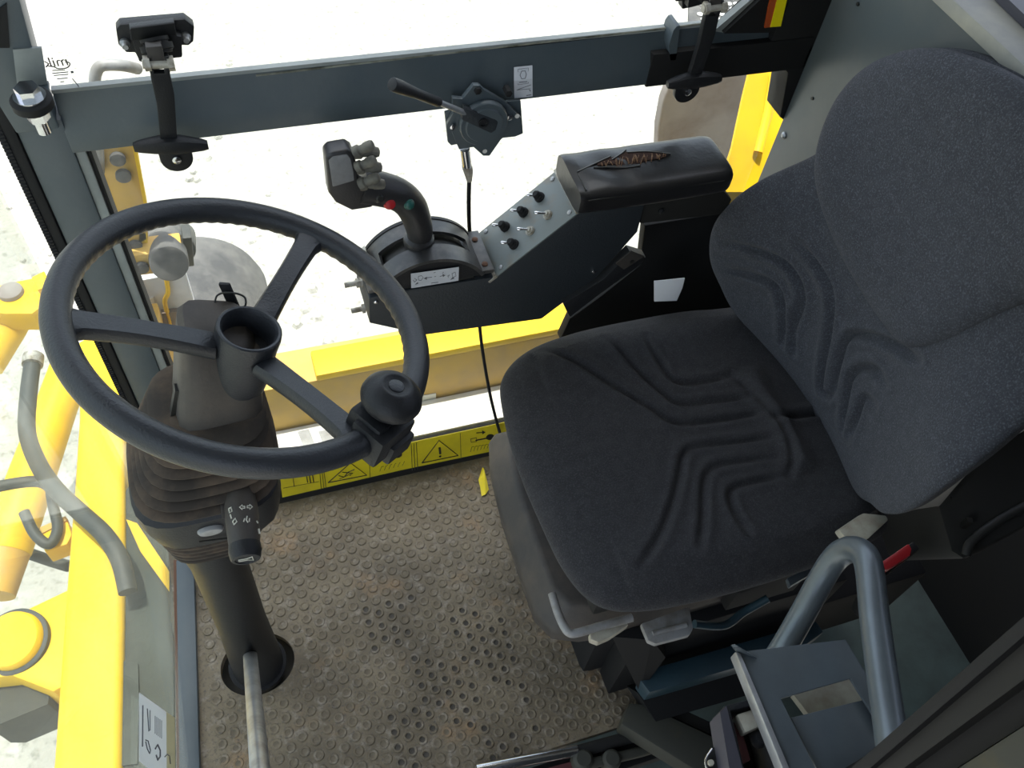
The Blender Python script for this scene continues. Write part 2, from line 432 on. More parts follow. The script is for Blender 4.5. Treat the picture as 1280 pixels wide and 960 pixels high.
MB().box((hx-.1, hy-.1, -.09), (hx+.1, hy+.1, -.07)).build('floor_well', M['ink'], floor)
# raised studs of the rubber mat: 300 nearest to the eye as pieces, the rest joined
def stud_pts(c, r=.0108, h=.0026, dish=.0012, n=10):
    P_ = []
    for rr, zz in ((r, 0.0), (r*.88, h), (r*.62, h), (r*.5, h-dish)):
        P_ += [(c[0]+rr*math.cos(2*math.pi*k/n), c[1]+rr*math.sin(2*math.pi*k/n), c[2]+zz) for k in range(n)]
    F_ = []
    for q in range(3):
        for k in range(n): F_.append((q*n+k, q*n+(k+1) % n, (q+1)*n+(k+1) % n, (q+1)*n+k))
    F_.append(tuple(range(3*n, 4*n)))
    return P_, F_
studs = []
i = 0; x = FX0 + .060
while x < FX1 - .012:
    y = FY0 + .016 + (0.0142 if i % 2 else 0)
    while y < FY1 - .014:
        if ((x-hx)/1.15)**2 + (y-hy)**2 > (hr+.013)**2: studs.append((x, y, 0.0))
        y += .0284
    x += .0241; i += 1
def seen_size(s):
    d = np.array(s) - CAM; c = ROT.T @ d
    u, v = 640 + FPX*c[0]/c[2], 480 + FPX*c[1]/c[2]
    vis = 235 < u < 800 and 560 < v < 960 and not (u > 630 and v < 560 + (u-612)*2.0) and not (u < 360 and v < 720)
    return (-1 if not vis else 1) / np.linalg.norm(d)
studs.sort(key=seen_size, reverse=True)
sp, sf = stud_pts((0, 0, 0))
me = bpy.data.meshes.new('stud'); me.from_pydata(sp, [], sf); me.materials.append(M['floor']); me.materials.append(M['stud_mid']); me.polygons[len(sf)-1].material_index = 1
for p_ in me.polygons: p_.use_smooth = False
low = bpy.data.meshes.new('worn_stud'); lp, lf = stud_pts((0, 0, 0), h=.0018, dish=.0006); low.from_pydata(lp, [], lf); low.materials.append(M['floor']); low.materials.append(M['stud_mid']); low.polygons[len(lf)-1].material_index = 1
deep = bpy.data.meshes.new('open_stud'); dp_, df_ = stud_pts((0, 0, 0), h=.0034, dish=.0028); deep.from_pydata(dp_, [], df_); deep.materials.append(M['floor']); deep.materials.append(M['stud_core'])
deep.polygons[len(df_)-1].material_index = 1
for s in studs[:300]:
    # the mat is worn flat in patches
    w = math.sin(s[0]*9+1)*math.cos(s[1]*11)
    o = bpy.data.objects.new('stud', deep if (.07 < s[0] < .36 and math.sin(s[0]*31+2)*math.sin(s[1]*23+s[0]*14) + random.uniform(-.35, .35) > -.12) else me if w > -.1 else low); o.location = s; o.rotation_euler = (0, 0, random.random()); col.objects.link(o); o.parent = floor
mb = MB()
for s in studs[300:]:
    a, b = stud_pts(s); mb.faces(a, b)
mb.build('studs', M['floor'], floor, smooth=False, kind='stuff')

# front floor rail and rusty edge, sill strip, near chrome sill
fr = MB().prism([P(220, 700, z=.012), P(242, 700, z=.012), P(250, 975, z=.012), P(224, 975, z=.012)], (0, 0, -.03))
t5 = struct(fr, 'trim_5', M['frame'], bevel=.003)
MB().prism([P(217, 700, z=.008), P(221.5, 700, z=.008), P(225.5, 975, z=.008), P(221, 975, z=.008)], (0, 0, -.025)).build('rusty_edge', M['rust'], t5)
struct(MB().box((-.28, YW-.012, -.02), (.92, YW+.03, .066)), 'trim_3', M['frame_black'], bevel=.003)

# front right pillar
pl = MB()
pl.box((-0.252, YW, -.05), (-0.197, YW+.05, 1.03))
pillar = struct(pl, 'trim_1', M['frame'], bevel=.003)
MB().box((-0.197, YW+.004, .0), (-0.184, YW+.04, .975)).build('pillar_edge_strip', M['frame_light'], pillar, bevel=.002)
MB().box((-0.183, YW+.008, .0), (-0.178, YW+.04, .975)).build('window_gasket', M['rubber'], pillar)
pb = MB()
pb.box((-0.266, YW-.004, -.05), (-0.2525, YW+.045, 1.35))
pb.build('rubber_seal', M['rubber'], pillar, bevel=.003)
sr = MB()
for k in range(150):
    z = .2 + k*.0056
    sr.box((-.2735, YW-.006, z), (-.266, YW+.004, z+.0032))
sr.build('seal_teeth', M['rubber'], pillar, smooth=False, kind='stuff')
a_, b_ = P(62, 125, y=1.03), P(36, -20, y=1.03)
up = MB().loft([[(-0.252, 1.015, 1.02), (-0.202, 1.015, 1.02), (-0.202, 1.06, 1.02), (-0.252, 1.06, 1.02)],
                [(-0.262, 1.015, 1.10), (-0.204, 1.015, 1.06), (-0.204, 1.06, 1.06), (-0.262, 1.06, 1.10)],
                [(-0.255, 1.015, 1.40), (-0.170, 1.015, 1.40), (-0.170, 1.06, 1.40), (-0.255, 1.06, 1.40)]])
up.build('upper_post', M['frame'], pillar, bevel=.003)
q = MB().prism([P(16, 62, y=1.013), P(52, 60, y=1.013), P(63, 128, y=1.013), P(24, 128, y=1.013)], (0, .004, 0))
q.build('worn_bare_patch', M['frame_light'], pillar)
q = MB().prism([P(-5, 15, y=1.012), P(8, 5, y=1.012), P(12, 60, y=1.012), P(0, 60, y=1.012)], (0, .01, 0))
q.build('seal_block', M['rubber'], pillar)
# big hex bolt on the pillar
bt = thing('hinge_bolt', 'zinc hex bolt with rubber washer on the front window pillar', 'bolt', P(42, 140, y=1.0))
p = P(43, 134, y=.972)
MB().lathe(p, (0, -.06, 1), [(0, .02), (.003, .023), (.012, .023), (.014, .02)], 24).build('rubber_washer', M['rubber'], bt)
d = V((0, -.06, 1)).normalized()
hb = MB(); hb.lathe(p+d*.014, d, [(0, .018), (.003, .018), (.003, .012)], 20); hexhead(hb, p+d*.017, d, .0135, .011)
hb.build('bolt_head', M['chrome'], bt)
tb = MB(); hexhead(tb, p-d*.002, -d, .013, .014); tb.tube([p-d*.014, p-d*.036], .008, n=14)
tb.build('nut_and_shank', M['chrome'], bt)

MB().box((p.x-.016, .972, p.z-.003), (p.x+.016, 1.02, p.z+.001)).build('hinge_tab', M['frame'], bt)
# horizontal beam between lower and upper window
bz0, bzm, bz1 = .977, 1.012, 1.056
bm_ = MB()
bm_.prism([(-0.20, YW, bz0), (-0.20, YW, bzm), (-0.20, YW+.022, bz1-.004), (-0.20, YW+.022, bz1), (-0.20, YW+.030, bz1), (-0.20, YW+.030, bz0)], (1.12, 0, 0))
beam = struct(bm_, 'trim_2', M['frame'], bevel=.002)
MB().box((.62, YW-.002, .974), (.90, YW+.03, 1.03)).build('dark_end_piece', M['frame_black'], beam, bevel=.002)
MB().box((-.2, YW+.0205, bz1-.003), (.72, YW+.030, bz1+.002)).build('dusty_ledge', M['frame_light'], beam)
# diagonal at the rear of upper window
dg_ = MB().prism([P(905, 42, y=YW+.002), P(1008, 40, y=YW+.002), P(1010, -30, y=YW+.002), P(975, -30, y=YW+.002), P(950, 0, y=YW+.002)], (0, .03, 0))
dg_.build('diagonal_corner', M['frame_black'], beam)
e0 = [P(892, 39, y=YW+.01), P(905, 41, y=YW+.01), P(952, 3, y=YW+.01), P(980, -25, y=YW+.01), P(965, -25, y=YW+.01), P(938, 0, y=YW+.01)]
MB().prism(e0, (0, .012, 0)).build('diagonal_edge', M['frame_light'], beam)

# upper side window: pane, seal
wy = YW + .024
out_ = [P(52, -40, y=wy), P(62, 60, y=wy), P(72, 122, y=wy), P(78, 127, y=wy), P(320, 96.5, y=wy), P(640, 59, y=wy), P(880, 31, y=wy), P(905, 22, y=wy), P(935, 0, y=wy), P(985, -40, y=wy)]
top_ = [(.86, wy, 1.62), (-.12, wy, 1.62)]
w1 = struct(MB().prism(out_ + top_, (0, .005, 0)), 'window_1', M['glass'], smooth=False)
sl = MB(); sl.tube([p + V((0, .0, .001)) for p in smooth_path(out_[4:], 5)], .0028, n=8); sl.tube([p + V((0, 0, .001)) for p in (out_[3], out_[4])], .0028, n=8)
sl.build('window_seal', M['rubber'], w1)
sl = MB(); sl.tube([p + V((0, -.003, .0045)) for p in smooth_path(out_[4:], 5)], .0016, n=8)
sl.build('sealant_bead', M['seal_grey'], w1)
# lower side window
w2 = struct(MB().box((-.19, YW+.028, .05), (.905, YW+.033, .985)), 'window_2', M['glass'], smooth=False)
# front glass
w3 = struct(MB().box((XF-.005, .02, -.5), (XF, YW+.0, 1.84)), 'window_3', M['glass_front'], smooth=False)
struct(MB().box((XF-.02, -.06, 1.78), (XF+.02, 1.07, 1.86)), 'trim_6', M['frame'])

# glass mark, mirrored as seen from inside
gx, gz = P(97, 92, y=wy-.001), P(66, 95, y=wy-.001)
ex = (gz - gx).normalized(); ez = V((0, 0, 1))
mk = thing('glass_mark', 'small black mirrored maker print in the lower front corner of the upper window', 'print', P(82, 90, y=wy-.001))
def flat(fs_pts, name, m, parent, th=(0, -.0004, 0)):
    mb = MB()
    for pts in fs_pts: mb.prism(pts, th)
    return mb.build(name, m, parent, smooth=False)
yg = wy - .001
up_ = V((.0, 0, .014))
PP = lambda u, v: P(u, v, y=yg) + up_
mb = MB()
t0, f0 = text_mesh('mika', .0185, PP(91.5, 94), ex, ez, 0); mb.faces(t0, f0)
mb.tube(smooth_path([PP(65, 95.3), PP(72, 96), PP(78, 98.5), PP(88, 97.3), PP(92, 93), PP(90, 90.5), PP(86, 90.2)], 6), .0007, n=6)
mb.build('logo_lettering', M['ink'], mk, smooth=False)
mb = MB()
for k, (u0, v0, u1, v1) in enumerate(((70, 100.6, 86, 100), (70, 104.3, 90, 102.3), (72, 106.8, 90, 105.2), (76, 111, 89, 109.7), (80, 114.6, 85, 114.2), (95, 110.5, 103.5, 121))):
    mb.tube([PP(u0, v0), PP(u1, v1)], .0006, n=5)
mb.box(PP(93.4, 104), PP(96, 101.2)+V((0, .0005, 0)))
mb.build('small_print', M['ink_grey'], mk, smooth=False)

# left door side: near pillar with seal beside the camera, step
near = thing('door_post', 'dark door post with ribbed rubber seal in the near right corner', 'door post', (0.44, .07, ZG))
# tilted open-door edge: bands lie in the plane x = const, leaning a little outwards
def band(l0, l1, x, th):
    a0, a1 = P(*l0[0], x=x), P(*l0[1], x=x); b0, b1 = P(*l1[0], x=x), P(*l1[1], x=x)
    def ext(a, b, z): return a + (b - a) * ((z - a.z) / (b.z - a.z))
    return MB().prism([ext(a0, a1, .25), ext(a0, a1, 1.70), ext(b0, b1, 1.70), ext(b0, b1, .25)], (th, 0, 0))
LA, LB, LC, LD, LE = ((1063, 959), (1280, 768)), ((1090, 959), (1280, 796)), ((1132, 959), (1280, 850)), ((1198, 959), (1280, 906)), ((1300, 1010), (1400, 960))
band(LA, LB, .415, .05).build('rubber_seal', M['rubber'], near, bevel=.003)
band(LB, LC, .425, .05).build('seal_flange', M['dark_plastic'], near, bevel=.002)
band(LC, LD, .445, .03).build('recess', M['frame_black'], near)
band(LD, LE, .43, .05).build('olive_strip', M['olive'], near, bevel=.003)
MB().box((.40, -.02, ZG), (.50, .06, .27)).build('lower_post', M['frame_black'], near)

# grab handle and lock bracket
gh = thing('grab_handle', 'looped grey steel tube handle beside the near door post', 'handle', (.5, .1, .88))
def D(u, v, dist):
    d = V(ROT @ np.array([(u-640)/FPX, (v-480)/FPX, 1.0])).normalized(); return V(CAM) + d*dist
hp = smooth_path([D(964, 832, 1.12), D(980, 808, 1.11), D(1003, 768, 1.10), D(1028, 722, 1.08), D(1044, 698, 1.065), D(1058, 688, 1.05), D(1072, 688, 1.035), D(1083, 698, 1.02), D(1088, 720, 1.005), D(1093, 770, .98), D(1101, 830, .955), D(1111, 900, .93), D(1122, 980, .90)], 6)
MB().tube(hp, .0148, n=20).build('tube', M['grey_enamel'], gh)
MB().box((.455, .056, .82), (.53, .068, .96)).build('foot_plate', M['frame_black'], gh, bevel=.002)
br = thing('lock_bracket', 'grey sheet metal bracket with rectangular cutout beside the looped handle', 'bracket', (.43, .13, .86))
zb = .872
o_ = [P(921, 815, z=zb), P(1057, 799, z=zb), P(1084, 850, z=zb), P(1120, 975, z=zb-.01), P(988, 975, z=zb-.01)]
b_o = [P(921, 815, z=zb), P(1057, 799, z=zb), P(1140, 935, z=zb), P(1130, 995, z=zb), P(1000, 995, z=zb)]
b_i = [P(976, 873, z=zb), P(1063, 848, z=zb), P(1114, 930, z=zb), P(1105, 985, z=zb), P(1032, 985, z=zb)]
MB().ring_plate(b_o, b_i, (0, 0, -.004)).build('cutout_plate', M['grey_enamel'], br, bevel=.001)
MB().prism([P(989, 897, z=zb-.008), P(1086, 873, z=zb-.008), P(1118, 930, z=zb-.008), P(1110, 990, z=zb-.008), P(1036, 990, z=zb-.008)], (0, 0, -.004)).build('inner_plate', M['grey_enamel'], br, bevel=.001)
MB().prism([P(919, 814, z=zb+.004), P(926, 816, z=zb+.004), P(988, 962, z=zb+.004), P(979, 962, z=zb+.004)], (0, 0, -.02)).build('folded_edge', M['steel'], br, bevel=.002)
MB().prism([P(921, 815, z=zb), P(917, 809, z=zb+.012), P(922, 808, z=zb+.014), P(947, 823, z=zb+.002)], (.0, .004, -.004)).build('upturned_tab', M['grey_enamel'], br)
MB().prism([P(992, 868, z=zb-.03), P(1075, 840, z=zb-.03), P(1095, 880, z=zb-.03), P(1020, 905, z=zb-.03)], (0, 0, -.01)).build('rear_panel', M['beige'], br)
lk = thing('lock_mechanism', 'black latch box with brass and beige pieces below the cutout bracket', 'latch', (.40, .10, .83))
zl = .835
MB().ring_plate([P(906, 882, z=zl), P(952, 870, z=zl), P(978, 975, z=zl), P(925, 985, z=zl)], [P(913, 888, z=zl), P(948, 880, z=zl), P(970, 970, z=zl), P(934, 975, z=zl)], (0, 0, -.05)).build('case', M['plastic'], lk, bevel=.001)
MB().prism([P(900, 890, z=zl+.002), P(908, 882, z=zl+.002), P(932, 975, z=zl+.002), P(915, 980, z=zl+.002)], (0, 0, -.04)).build('side_flange', M['purple'], lk)
MB().prism([P(908, 888, z=zl-.05), P(950, 878, z=zl-.05), P(975, 970, z=zl-.05), P(928, 978, z=zl-.05)], (0, 0, -.004)).build('case_back', M['ink'], lk)
MB().prism([P(921, 893, z=zl-.004), P(946, 885, z=zl-.004), P(953, 906, z=zl-.004), P(932, 916, z=zl-.004)], (0, 0, -.02)).build('beige_block', M['beige'], lk, bevel=.002)
MB().prism([P(916, 895, z=zl-.02), P(928, 915, z=zl-.02), P(938, 950, z=zl-.02), P(928, 955, z=zl-.02)], (0, 0, -.01)).build('maroon_spring_cover', M['maroon'], lk)
MB().lathe(P(948, 925, z=zl-.02), (0, 0, 1), [(0, .009), (.006, .009), (.012, .006)], 16).build('pin', M['rubber'], lk)
kb = thing('key_bunch', 'small black and brass keys hanging at the bottom edge beside the latch box', 'keys', P(895, 945, z=.80))
MB().prism([P(882, 952, z=.80), P(889, 935, z=.80), P(905, 930, z=.80), P(916, 960, z=.80), P(900, 968, z=.80), P(884, 966, z=.80)], (0, 0, -.006)).build('key_head', M['rubber'], kb, bevel=.001)
MB().prism([P(896, 941, z=.803), P(910, 932, z=.803), P(912, 938, z=.803), P(899, 946, z=.803)], (0, 0, -.003)).build('brass_key', M['brass'], kb)
MB().prism([P(896, 926, z=.803), P(903, 920, z=.803), P(907, 928, z=.803), P(899, 932, z=.803)], (0, 0, -.004)).build('ivory_tag', M['beige'], kb)
MB().lathe(P(907, 950, z=.802), (0, 0, 1), [(0, .004), (.003, .004), (.005, .002)], 10).build('rivet', M['chrome'], kb)
MB().tube(smooth_path([P(890, 936, z=.804), P(882, 950, z=.804), P(885, 962, z=.804), P(896, 966, z=.804)], 5), .0012, n=8).build('ring', M['chrome'], kb)
MB().lathe(P(888, 954, z=.802), (0, 0, 1), [(0, .0035), (.004, .003)], 10).build('ivory_bead', M['beige'], kb)

# ------------------------------------------------------------------ cab sill on the near side and step outside
sill = thing('door_sill', 'black door sill with a chrome tread strip at the near floor edge', 'sill', (.2, .33, -.05))
MB().box((-.30, .262, -.06), (.60, .318, -.02)).build('sill_body', M['frame_black'], sill, bevel=.004)
MB().tube([P(596, 962, z=.008), P(722, 938, z=.008)], .011, n=16).build('tread_strip', M['chrome'], sill)
MB().prism([P(640, 972, z=-.01), P(722, 950, z=-.01), P(735, 965, z=-.01), P(660, 985, z=-.01)], (0, 0, -.02)).build('maroon_strip', M['maroon'], sill)
MB().tube([P(720, 940, z=.004), P(800, 918, z=-.004), P(850, 905, z=-.01)], .012, n=12).build('rail', M['dark_plastic'], sill)
MB().tube([P(728, 957, z=-.0), P(800, 940, z=-.01), P(880, 915, z=-.02)], .010, n=12).build('lower_rail', M['olive'], sill)
MB().lathe(P(728, 951, z=.0), (0, 0, 1), [(-.02, .022), (.012, .020), (.018, .014)], 16).build('hinge_knuckle', M['olive'], sill)
MB().lathe(P(764, 950, z=.0), (0, 0, 1), [(-.02, .020), (.010, .018), (.014, .013)], 16).build('hinge_knuckle', M['olive'], sill)
ob_ = thing('floor_channel', 'olive grey metal channel running out from the seat plinth corner', 'channel', P(850, 920, z=0))
z1 = .06
MB().prism([P(787, 878, z=z1), P(806, 880, z=z1), P(955, 950, z=z1), P(960, 985, z=z1), P(905, 985, z=z1), P(776, 905, z=z1)], (0, 0, -.06)).build('channel_body', M['olive'], ob_, bevel=.006)
MB().prism([P(806, 880, z=z1-.02), P(840, 880, z=z1-.02), P(960, 935, z=z1-.02), P(955, 950, z=z1-.02)], (0, 0, -.04)).build('channel_lip', M['dark_plastic'], ob_, bevel=.003)
stp = thing('step_plate', 'pale green painted step plate below the door opening', 'step', (.8, .25, -.3))
MB().box((.1, .075, -.34), (1.56, .80, -.30)).build('tread', M['teal'], stp, bevel=.006)
MB().box((.1, .075, ZG+.002), (.16, .5, -.34)).build('step_side', M['frame_black'], stp)
MB().box((1.16, .075, ZG+.002), (1.24, .5, -.34)).build('step_side', M['frame_black'], stp)

# ------------------------------------------------------------------ driver seat
seat = thing('driver_seat', 'dark grey cloth suspension driver seat with moulded grooves', 'seat', (.62, .61, 0))
def outline_radius(pts, c, n):
    pp = np.array(smooth_path(pts, 14, closed=True)) - np.array(c)
    th = np.unwrap(np.arctan2(pp[:, 1], pp[:, 0])); rr = np.hypot(pp[:, 0], pp[:, 1])
    if th[-1] < th[0]: th, rr = th[::-1], rr[::-1]
    th = th % (2*math.pi); o = np.argsort(th); th, rr = th[o], rr[o]
    th = np.r_[th[-1]-2*math.pi, th, th[0]+2*math.pi]; rr = np.r_[rr[-1], rr, rr[0]]
    t = np.linspace(0, 2*math.pi, n, endpoint=False)
    return t, np.interp(t, th, rr)
def seg_dist(A, B, pl):
    best = np.full(A.shape, 9.0)
    pl = np.array(pl)
    for p, q in zip(pl[:-1], pl[1:]):
        d = q - p; L = d @ d
        t = np.clip(((A-p[0])*d[0] + (B-p[1])*d[1]) / L, 0, 1)
        best = np.minimum(best, np.hypot(A-p[0]-t*d[0], B-p[1]-t*d[1]))
    return best
def pad(name, m, pts, c, to3, T, Tb, parent, grooves=(), nr=90, nt=360, pw=4.0, ex=.5, extra=None):
    t, R_ = outline_radius(pts, c, nt)
    s = np.linspace(0, 1, nr+1)[1:]; r = 1 - (1-s)**2.0
    A = c[0] + r[:, None]*R_*np.cos(t); B = c[1] + r[:, None]*R_*np.sin(t)
    prof = np.maximum(1 - r**pw, 0)**ex
    Hf = np.repeat((T*prof)[:, None], nt, 1)
    for pl, dep, sg in grooves:
        d = seg_dist(A, B, smooth_path(pl, 6))
        e0 = np.hypot(A-pl[0][0], B-pl[0][1]); e1 = np.hypot(A-pl[-1][0], B-pl[-1][1])
        fd = np.clip((1-r[:, None])*6, 0, 1) * np.clip(.15+e0/.05, 0, 1) * np.clip(.35+e1/.035, 0, 1)
        Hf = Hf + fd*(-dep*np.exp(-(d/sg)**2) + dep*.35*np.exp(-((d-2.2*sg)/(1.3*sg))**2))
    if extra is not None: Hf = Hf + extra(A, B, r[:, None]*np.ones(nt))
    sb = np.linspace(0, 1, 14)[1:]; rb = 1 - (1-sb)**2
    Ab = c[0] + rb[:, None]*R_*np.cos(t); Bb = c[1] + rb[:, None]*R_*np.sin(t)
    Hb = np.repeat((-Tb*np.maximum(1-rb**pw, 0)**ex)[:, None], nt, 1)
    h0 = T*1.0 + (extra(np.array([c[0]]), np.array([c[1]]), np.array([0.0]))[0] if extra is not None else 0)
    pts3 = [to3(c[0], c[1], Hf[0].mean())] + [to3(a, b, h) for i in range(len(r)) for a, b, h in zip(A[i], B[i], Hf[i])]
    nf = len(r); base = len(pts3)
    for i in range(len(rb)-2, -1, -1): pts3 += [to3(a, b, h) for a, b, h in zip(Ab[i], Bb[i], Hb[i])]
    nb = len(rb)-1
    pts3.append(to3(c[0], c[1], -Tb))
    fs = [(0, 1+k, 1+(k+1) % nt) for k in range(nt)]
    for i in range(nf-1+nb):
        a = 1+i*nt; b = a+nt
        fs += [(a+k, b+k, b+(k+1) % nt, a+(k+1) % nt) for k in range(nt)]
    a = 1+(nf-1+nb)*nt; e = len(pts3)-1
    fs += [(a+k, e, a+(k+1) % nt) for k in range(nt)]
    off = rootloc(parent)
    me = bpy.data.meshes.new(name); me.from_pydata([V(p)-off for p in pts3], [], fs); me.materials.append(m); me.update()
    bm = bmesh.new(); bm.from_mesh(me); bmesh.ops.recalc_face_normals(bm, faces=bm.faces); bm.to_mesh(me); bm.free()
    for p in me.polygons: p.use_smooth = True
    o = bpy.data.objects.new(name, me); col.objects.link(o); o.parent = parent
    return o

cz = .553
cush_out = [(.347, .46), (.337, .56), (.334, .66), (.343, .76), (.362, .825), (.415, .868), (.50, .888), (.62, .893), (.78, .885), (.90, .84), (.93, .62), (.89, .41), (.80, .372), (.68, .362), (.55, .362), (.44, .372), (.377, .398)]
g_c = [[(0.441, 0.847), (0.483, 0.798), (0.53, 0.736), (0.572, 0.684), (0.603, 0.644), (0.662, 0.633), (0.759, 0.624)],
 [(0.554, 0.841), (0.578, 0.766), (0.604, 0.709), (0.626, 0.678), (0.679, 0.669), (0.748, 0.66)],
 [(0.623, 0.82), (0.624, 0.771), (0.638, 0.721), (0.684, 0.709), (0.739, 0.708)],
 [(0.755, 0.575), (0.674, 0.586), (0.615, 0.593), (0.588, 0.58), (0.558, 0.536), (0.507, 0.474), (0.446, 0.423)],
 [(0.745, 0.538), (0.656, 0.55), (0.619, 0.545), (0.596, 0.519), (0.57, 0.47), (0.544, 0.428)],
 [(0.736, 0.502), (0.669, 0.507), (0.635, 0.501), (0.623, 0.47), (0.625, 0.428)]]
gl = [(q_, .0075, .0055) for q_ in g_c]
gl += [([(0.739, 0.71), (0.754, 0.671), (0.768, 0.626), (0.772, 0.60), (0.77, 0.562), (0.758, 0.525), (0.738, 0.50)], .007, .0055), ([(0.765, 0.609), (0.80, .605), (0.88, 0.60)], .012, .006)]
def cush_extra(A, B, r):
    # bolsters towards the sides, dished middle, waterfall at the front
    s = np.abs(B-.61)/.25
    e = .010*np.exp(-((s-.82)/.22)**2)*(A > .42) - .006*np.exp(-(s/.5)**2)*np.exp(-((A-.66)/.14)**2)
    rim = .010*np.exp(-((A-.772)/.012)**2)*(np.abs(B-.61) < .11)
    e += .012*np.exp(-((A-.775)/.02)**2)*np.clip((.112-np.abs(B-.608))/.02, 0, 1)
    return e*np.clip((1-r)*6, 0, 1)
cushion = pad('seat_cushion', M['fabric'], cush_out, (.63, .625), lambda a, b, h: (a, b, cz+h), .047, .055, seat, gl, extra=cush_extra, pw=5, ex=.5, nr=110, nt=420)

def back_x(y, z):
    s = abs(y-.61)/.29
    w = min(max((1.08-z)/.25, 0), 1); w = w*w*(3-2*w)
    return .868 + .055*(z-.6) - .115*min(s, 1.25)**2.2*w + .03*max(z-1.1, 0)
back_out = [(.61, .572), (.72, .578), (.82, .605), (.868, .650), (.898, .70), (.908, .775), (.885, .87), (.85, .945), (.846, .985), (.868, 1.04), (.845, 1.10), (.785, 1.158), (.715, 1.19), (.62, 1.212), (.51, 1.20), (.42, 1.15), (.372, 1.09), (.357, 1.03), (.338, .95), (.325, .87), (.335, .77), (.365, .69), (.40, .645), (.46, .592)]
g_b = [[(0.875, 0.745), (0.846, 0.765), (0.776, 0.785), (0.728, 0.755), (0.715, 0.693), (0.693, 0.650)],
 [(0.865, 0.695), (0.814, 0.725), (0.771, 0.734), (0.736, 0.691), (0.719, 0.647)],
 [(0.775, 0.833), (0.697, 0.806), (0.658, 0.748), (0.635, 0.694), (0.611, 0.652), (0.59, 0.660)],
 [(0.50, 0.87), (0.581, 0.819), (0.622, 0.775), (0.614, 0.733), (0.587, 0.67)],
 [(0.519, 0.788), (0.556, 0.779), (0.578, 0.738), (0.559, 0.693), (0.535, 0.652)],
 [(0.509, 0.748), (0.535, 0.733), (0.523, 0.699), (0.514, 0.667)]]
back = pad('backrest', M['fabric_blue'], back_out, (.62, .87), lambda a, b, h: (back_x(a, b)-h, a, b), .034, .085, seat, [(q_, .0115, .0058) for q_ in g_b], pw=5, ex=.5, nr=110, nt=460)
up_out = [(.79, .918), (.842, .975), (.868, 1.04), (.847, 1.10), (.787, 1.160), (.715, 1.193), (.62, 1.214), (.51, 1.203), (.425, 1.155), (.405, 1.10), (.438, 1.06), (.462, 1.005), (.495, .915), (.535, .858), (.605, .845), (.70, .864)]
pad('upper_back_pad', M['fabric_blue'], up_out, (.65, 1.02), lambda a, b, h: (back_x(a, b)-.031-h, a, b), .026, .05, seat, pw=7, ex=.55, nr=60, nt=300)

# seat underneath: pan, suspension cover, plinth
MB().prism([(.385, .41, .47), (.385, .85, .47), (.88, .85, .47), (.88, .41, .47)], (0, 0, .045)).build('seat_pan', M['dark_plastic'], seat, bevel=.01)
zt = .33
tray = [P(611, 556, z=zt), P(612, 590, z=zt), P(624, 640, z=zt), P(640, 690, z=zt), P(655, 735, z=zt), P(668, 770, z=zt), P(690, 792, z=zt), P(725, 796, z=zt), V((.45, .42, zt)), V((.78, .42, zt)), V((.78, .84, zt)), V((.42, .84, zt)), P(618, 546, z=zt)]
top = [p + (V((.60, .62, zt)) - p)*.12 + V((0, 0, .06)) for p in tray]
low_ = [p + (V((.60, .62, zt)) - p)*.03 + V((0, 0, -.05)) for p in tray]
MB().loft([low_, tray, [p+V((0, 0, .012)) for p in tray], top]).build('suspension_cover', M['dusty'], seat, bevel=.008)
MB().prism([(.46, .45, .0), (.46, .80, .0), (.80, .80, 0), (.80, .45, 0)], (0, 0, .30)).build('suspension_bellows', M['rubber'], seat, bevel=.02)
bs = MB().prism([(.555, .44, .004), (.545, .82, .004), (.90, .82, .004), (.90, .44, .004)], (0, 0, .20))
bs.build('plinth', M['dark_plastic'], seat, bevel=.008)
MB().prism([P(806, 838, z=.17), P(1020, 776, z=.17), P(1030, 790, z=.17), P(1000, 812, z=.17), P(812, 866, z=.17), P(800, 850, z=.17)], (0, 0, -.05)).build('blue_side_rail', M['black_blue'], seat, bevel=.004)
MB().prism([P(797, 866, z=.10), P(1010, 806, z=.10), P(1000, 850, z=.06), P(820, 902, z=.06)], (0, .03, -.05)).build('plinth_skirt', M['frame_black'], seat)
MB().prism([P(765, 796, z=.32), P(815, 800, z=.32), P(832, 822, z=.25), P(800, 866, z=.12)], (0.006, 0.02, 0)).build('front_gusset', M['frame_black'], seat)
MB().box((.50, .40, .0), (.93, .45, .30)).build('plinth_side', M['frame_black'], seat, bevel=.004)
# levers at the near front corner
MB().tube(smooth_path([P(690, 742, z=.46), P(697, 765, z=.46), P(705, 783, z=.46), P(712, 791, z=.46), P(722, 791, z=.46), P(750, 783, z=.46), P(790, 772, z=.46)], 5), .0068, n=14).build('slide_lever', M['grey_lever'], seat)
MB().prism([P(737, 792, z=.45), P(742, 786, z=.45), P(783, 775, z=.45), P(786, 781, z=.45), P(762, 797, z=.45), P(748, 803, z=.45), P(738, 799, z=.45)], (0, 0, -.018)).build('height_lever', M['beige'], seat, bevel=.003)
pd = [P(801, 779, z=.45), P(862, 757, z=.45), P(867, 785, z=.45), P(862, 794, z=.45), P(820, 805, z=.45), P(810, 801, z=.45)]
pdl = MB().prism(pd, (0, 0, -.014)).build('weight_paddle', M['grey_lever'], seat, bevel=.004)
MB().tube([P(816, 792, z=.452), P(858, 781, z=.452)], .004, n=10).build('paddle_ridge', M['grey_lever'], pdl)
pk = MB().prism([P(984, 722, z=.47), P(1020, 705, z=.47), P(1024, 712, z=.47), P(988, 733, z=.47)], (0, 0, -.012))
pk.build('fore_aft_handle', M['grey_enamel'], seat, bevel=.002)
MB().tube(smooth_path([P(868, 780, z=.40), P(905, 782, z=.38), P(930, 765, z=.38), P(960, 748, z=.40)], 6), .007, n=12).build('linkage_rod', M['black_blue'], seat)
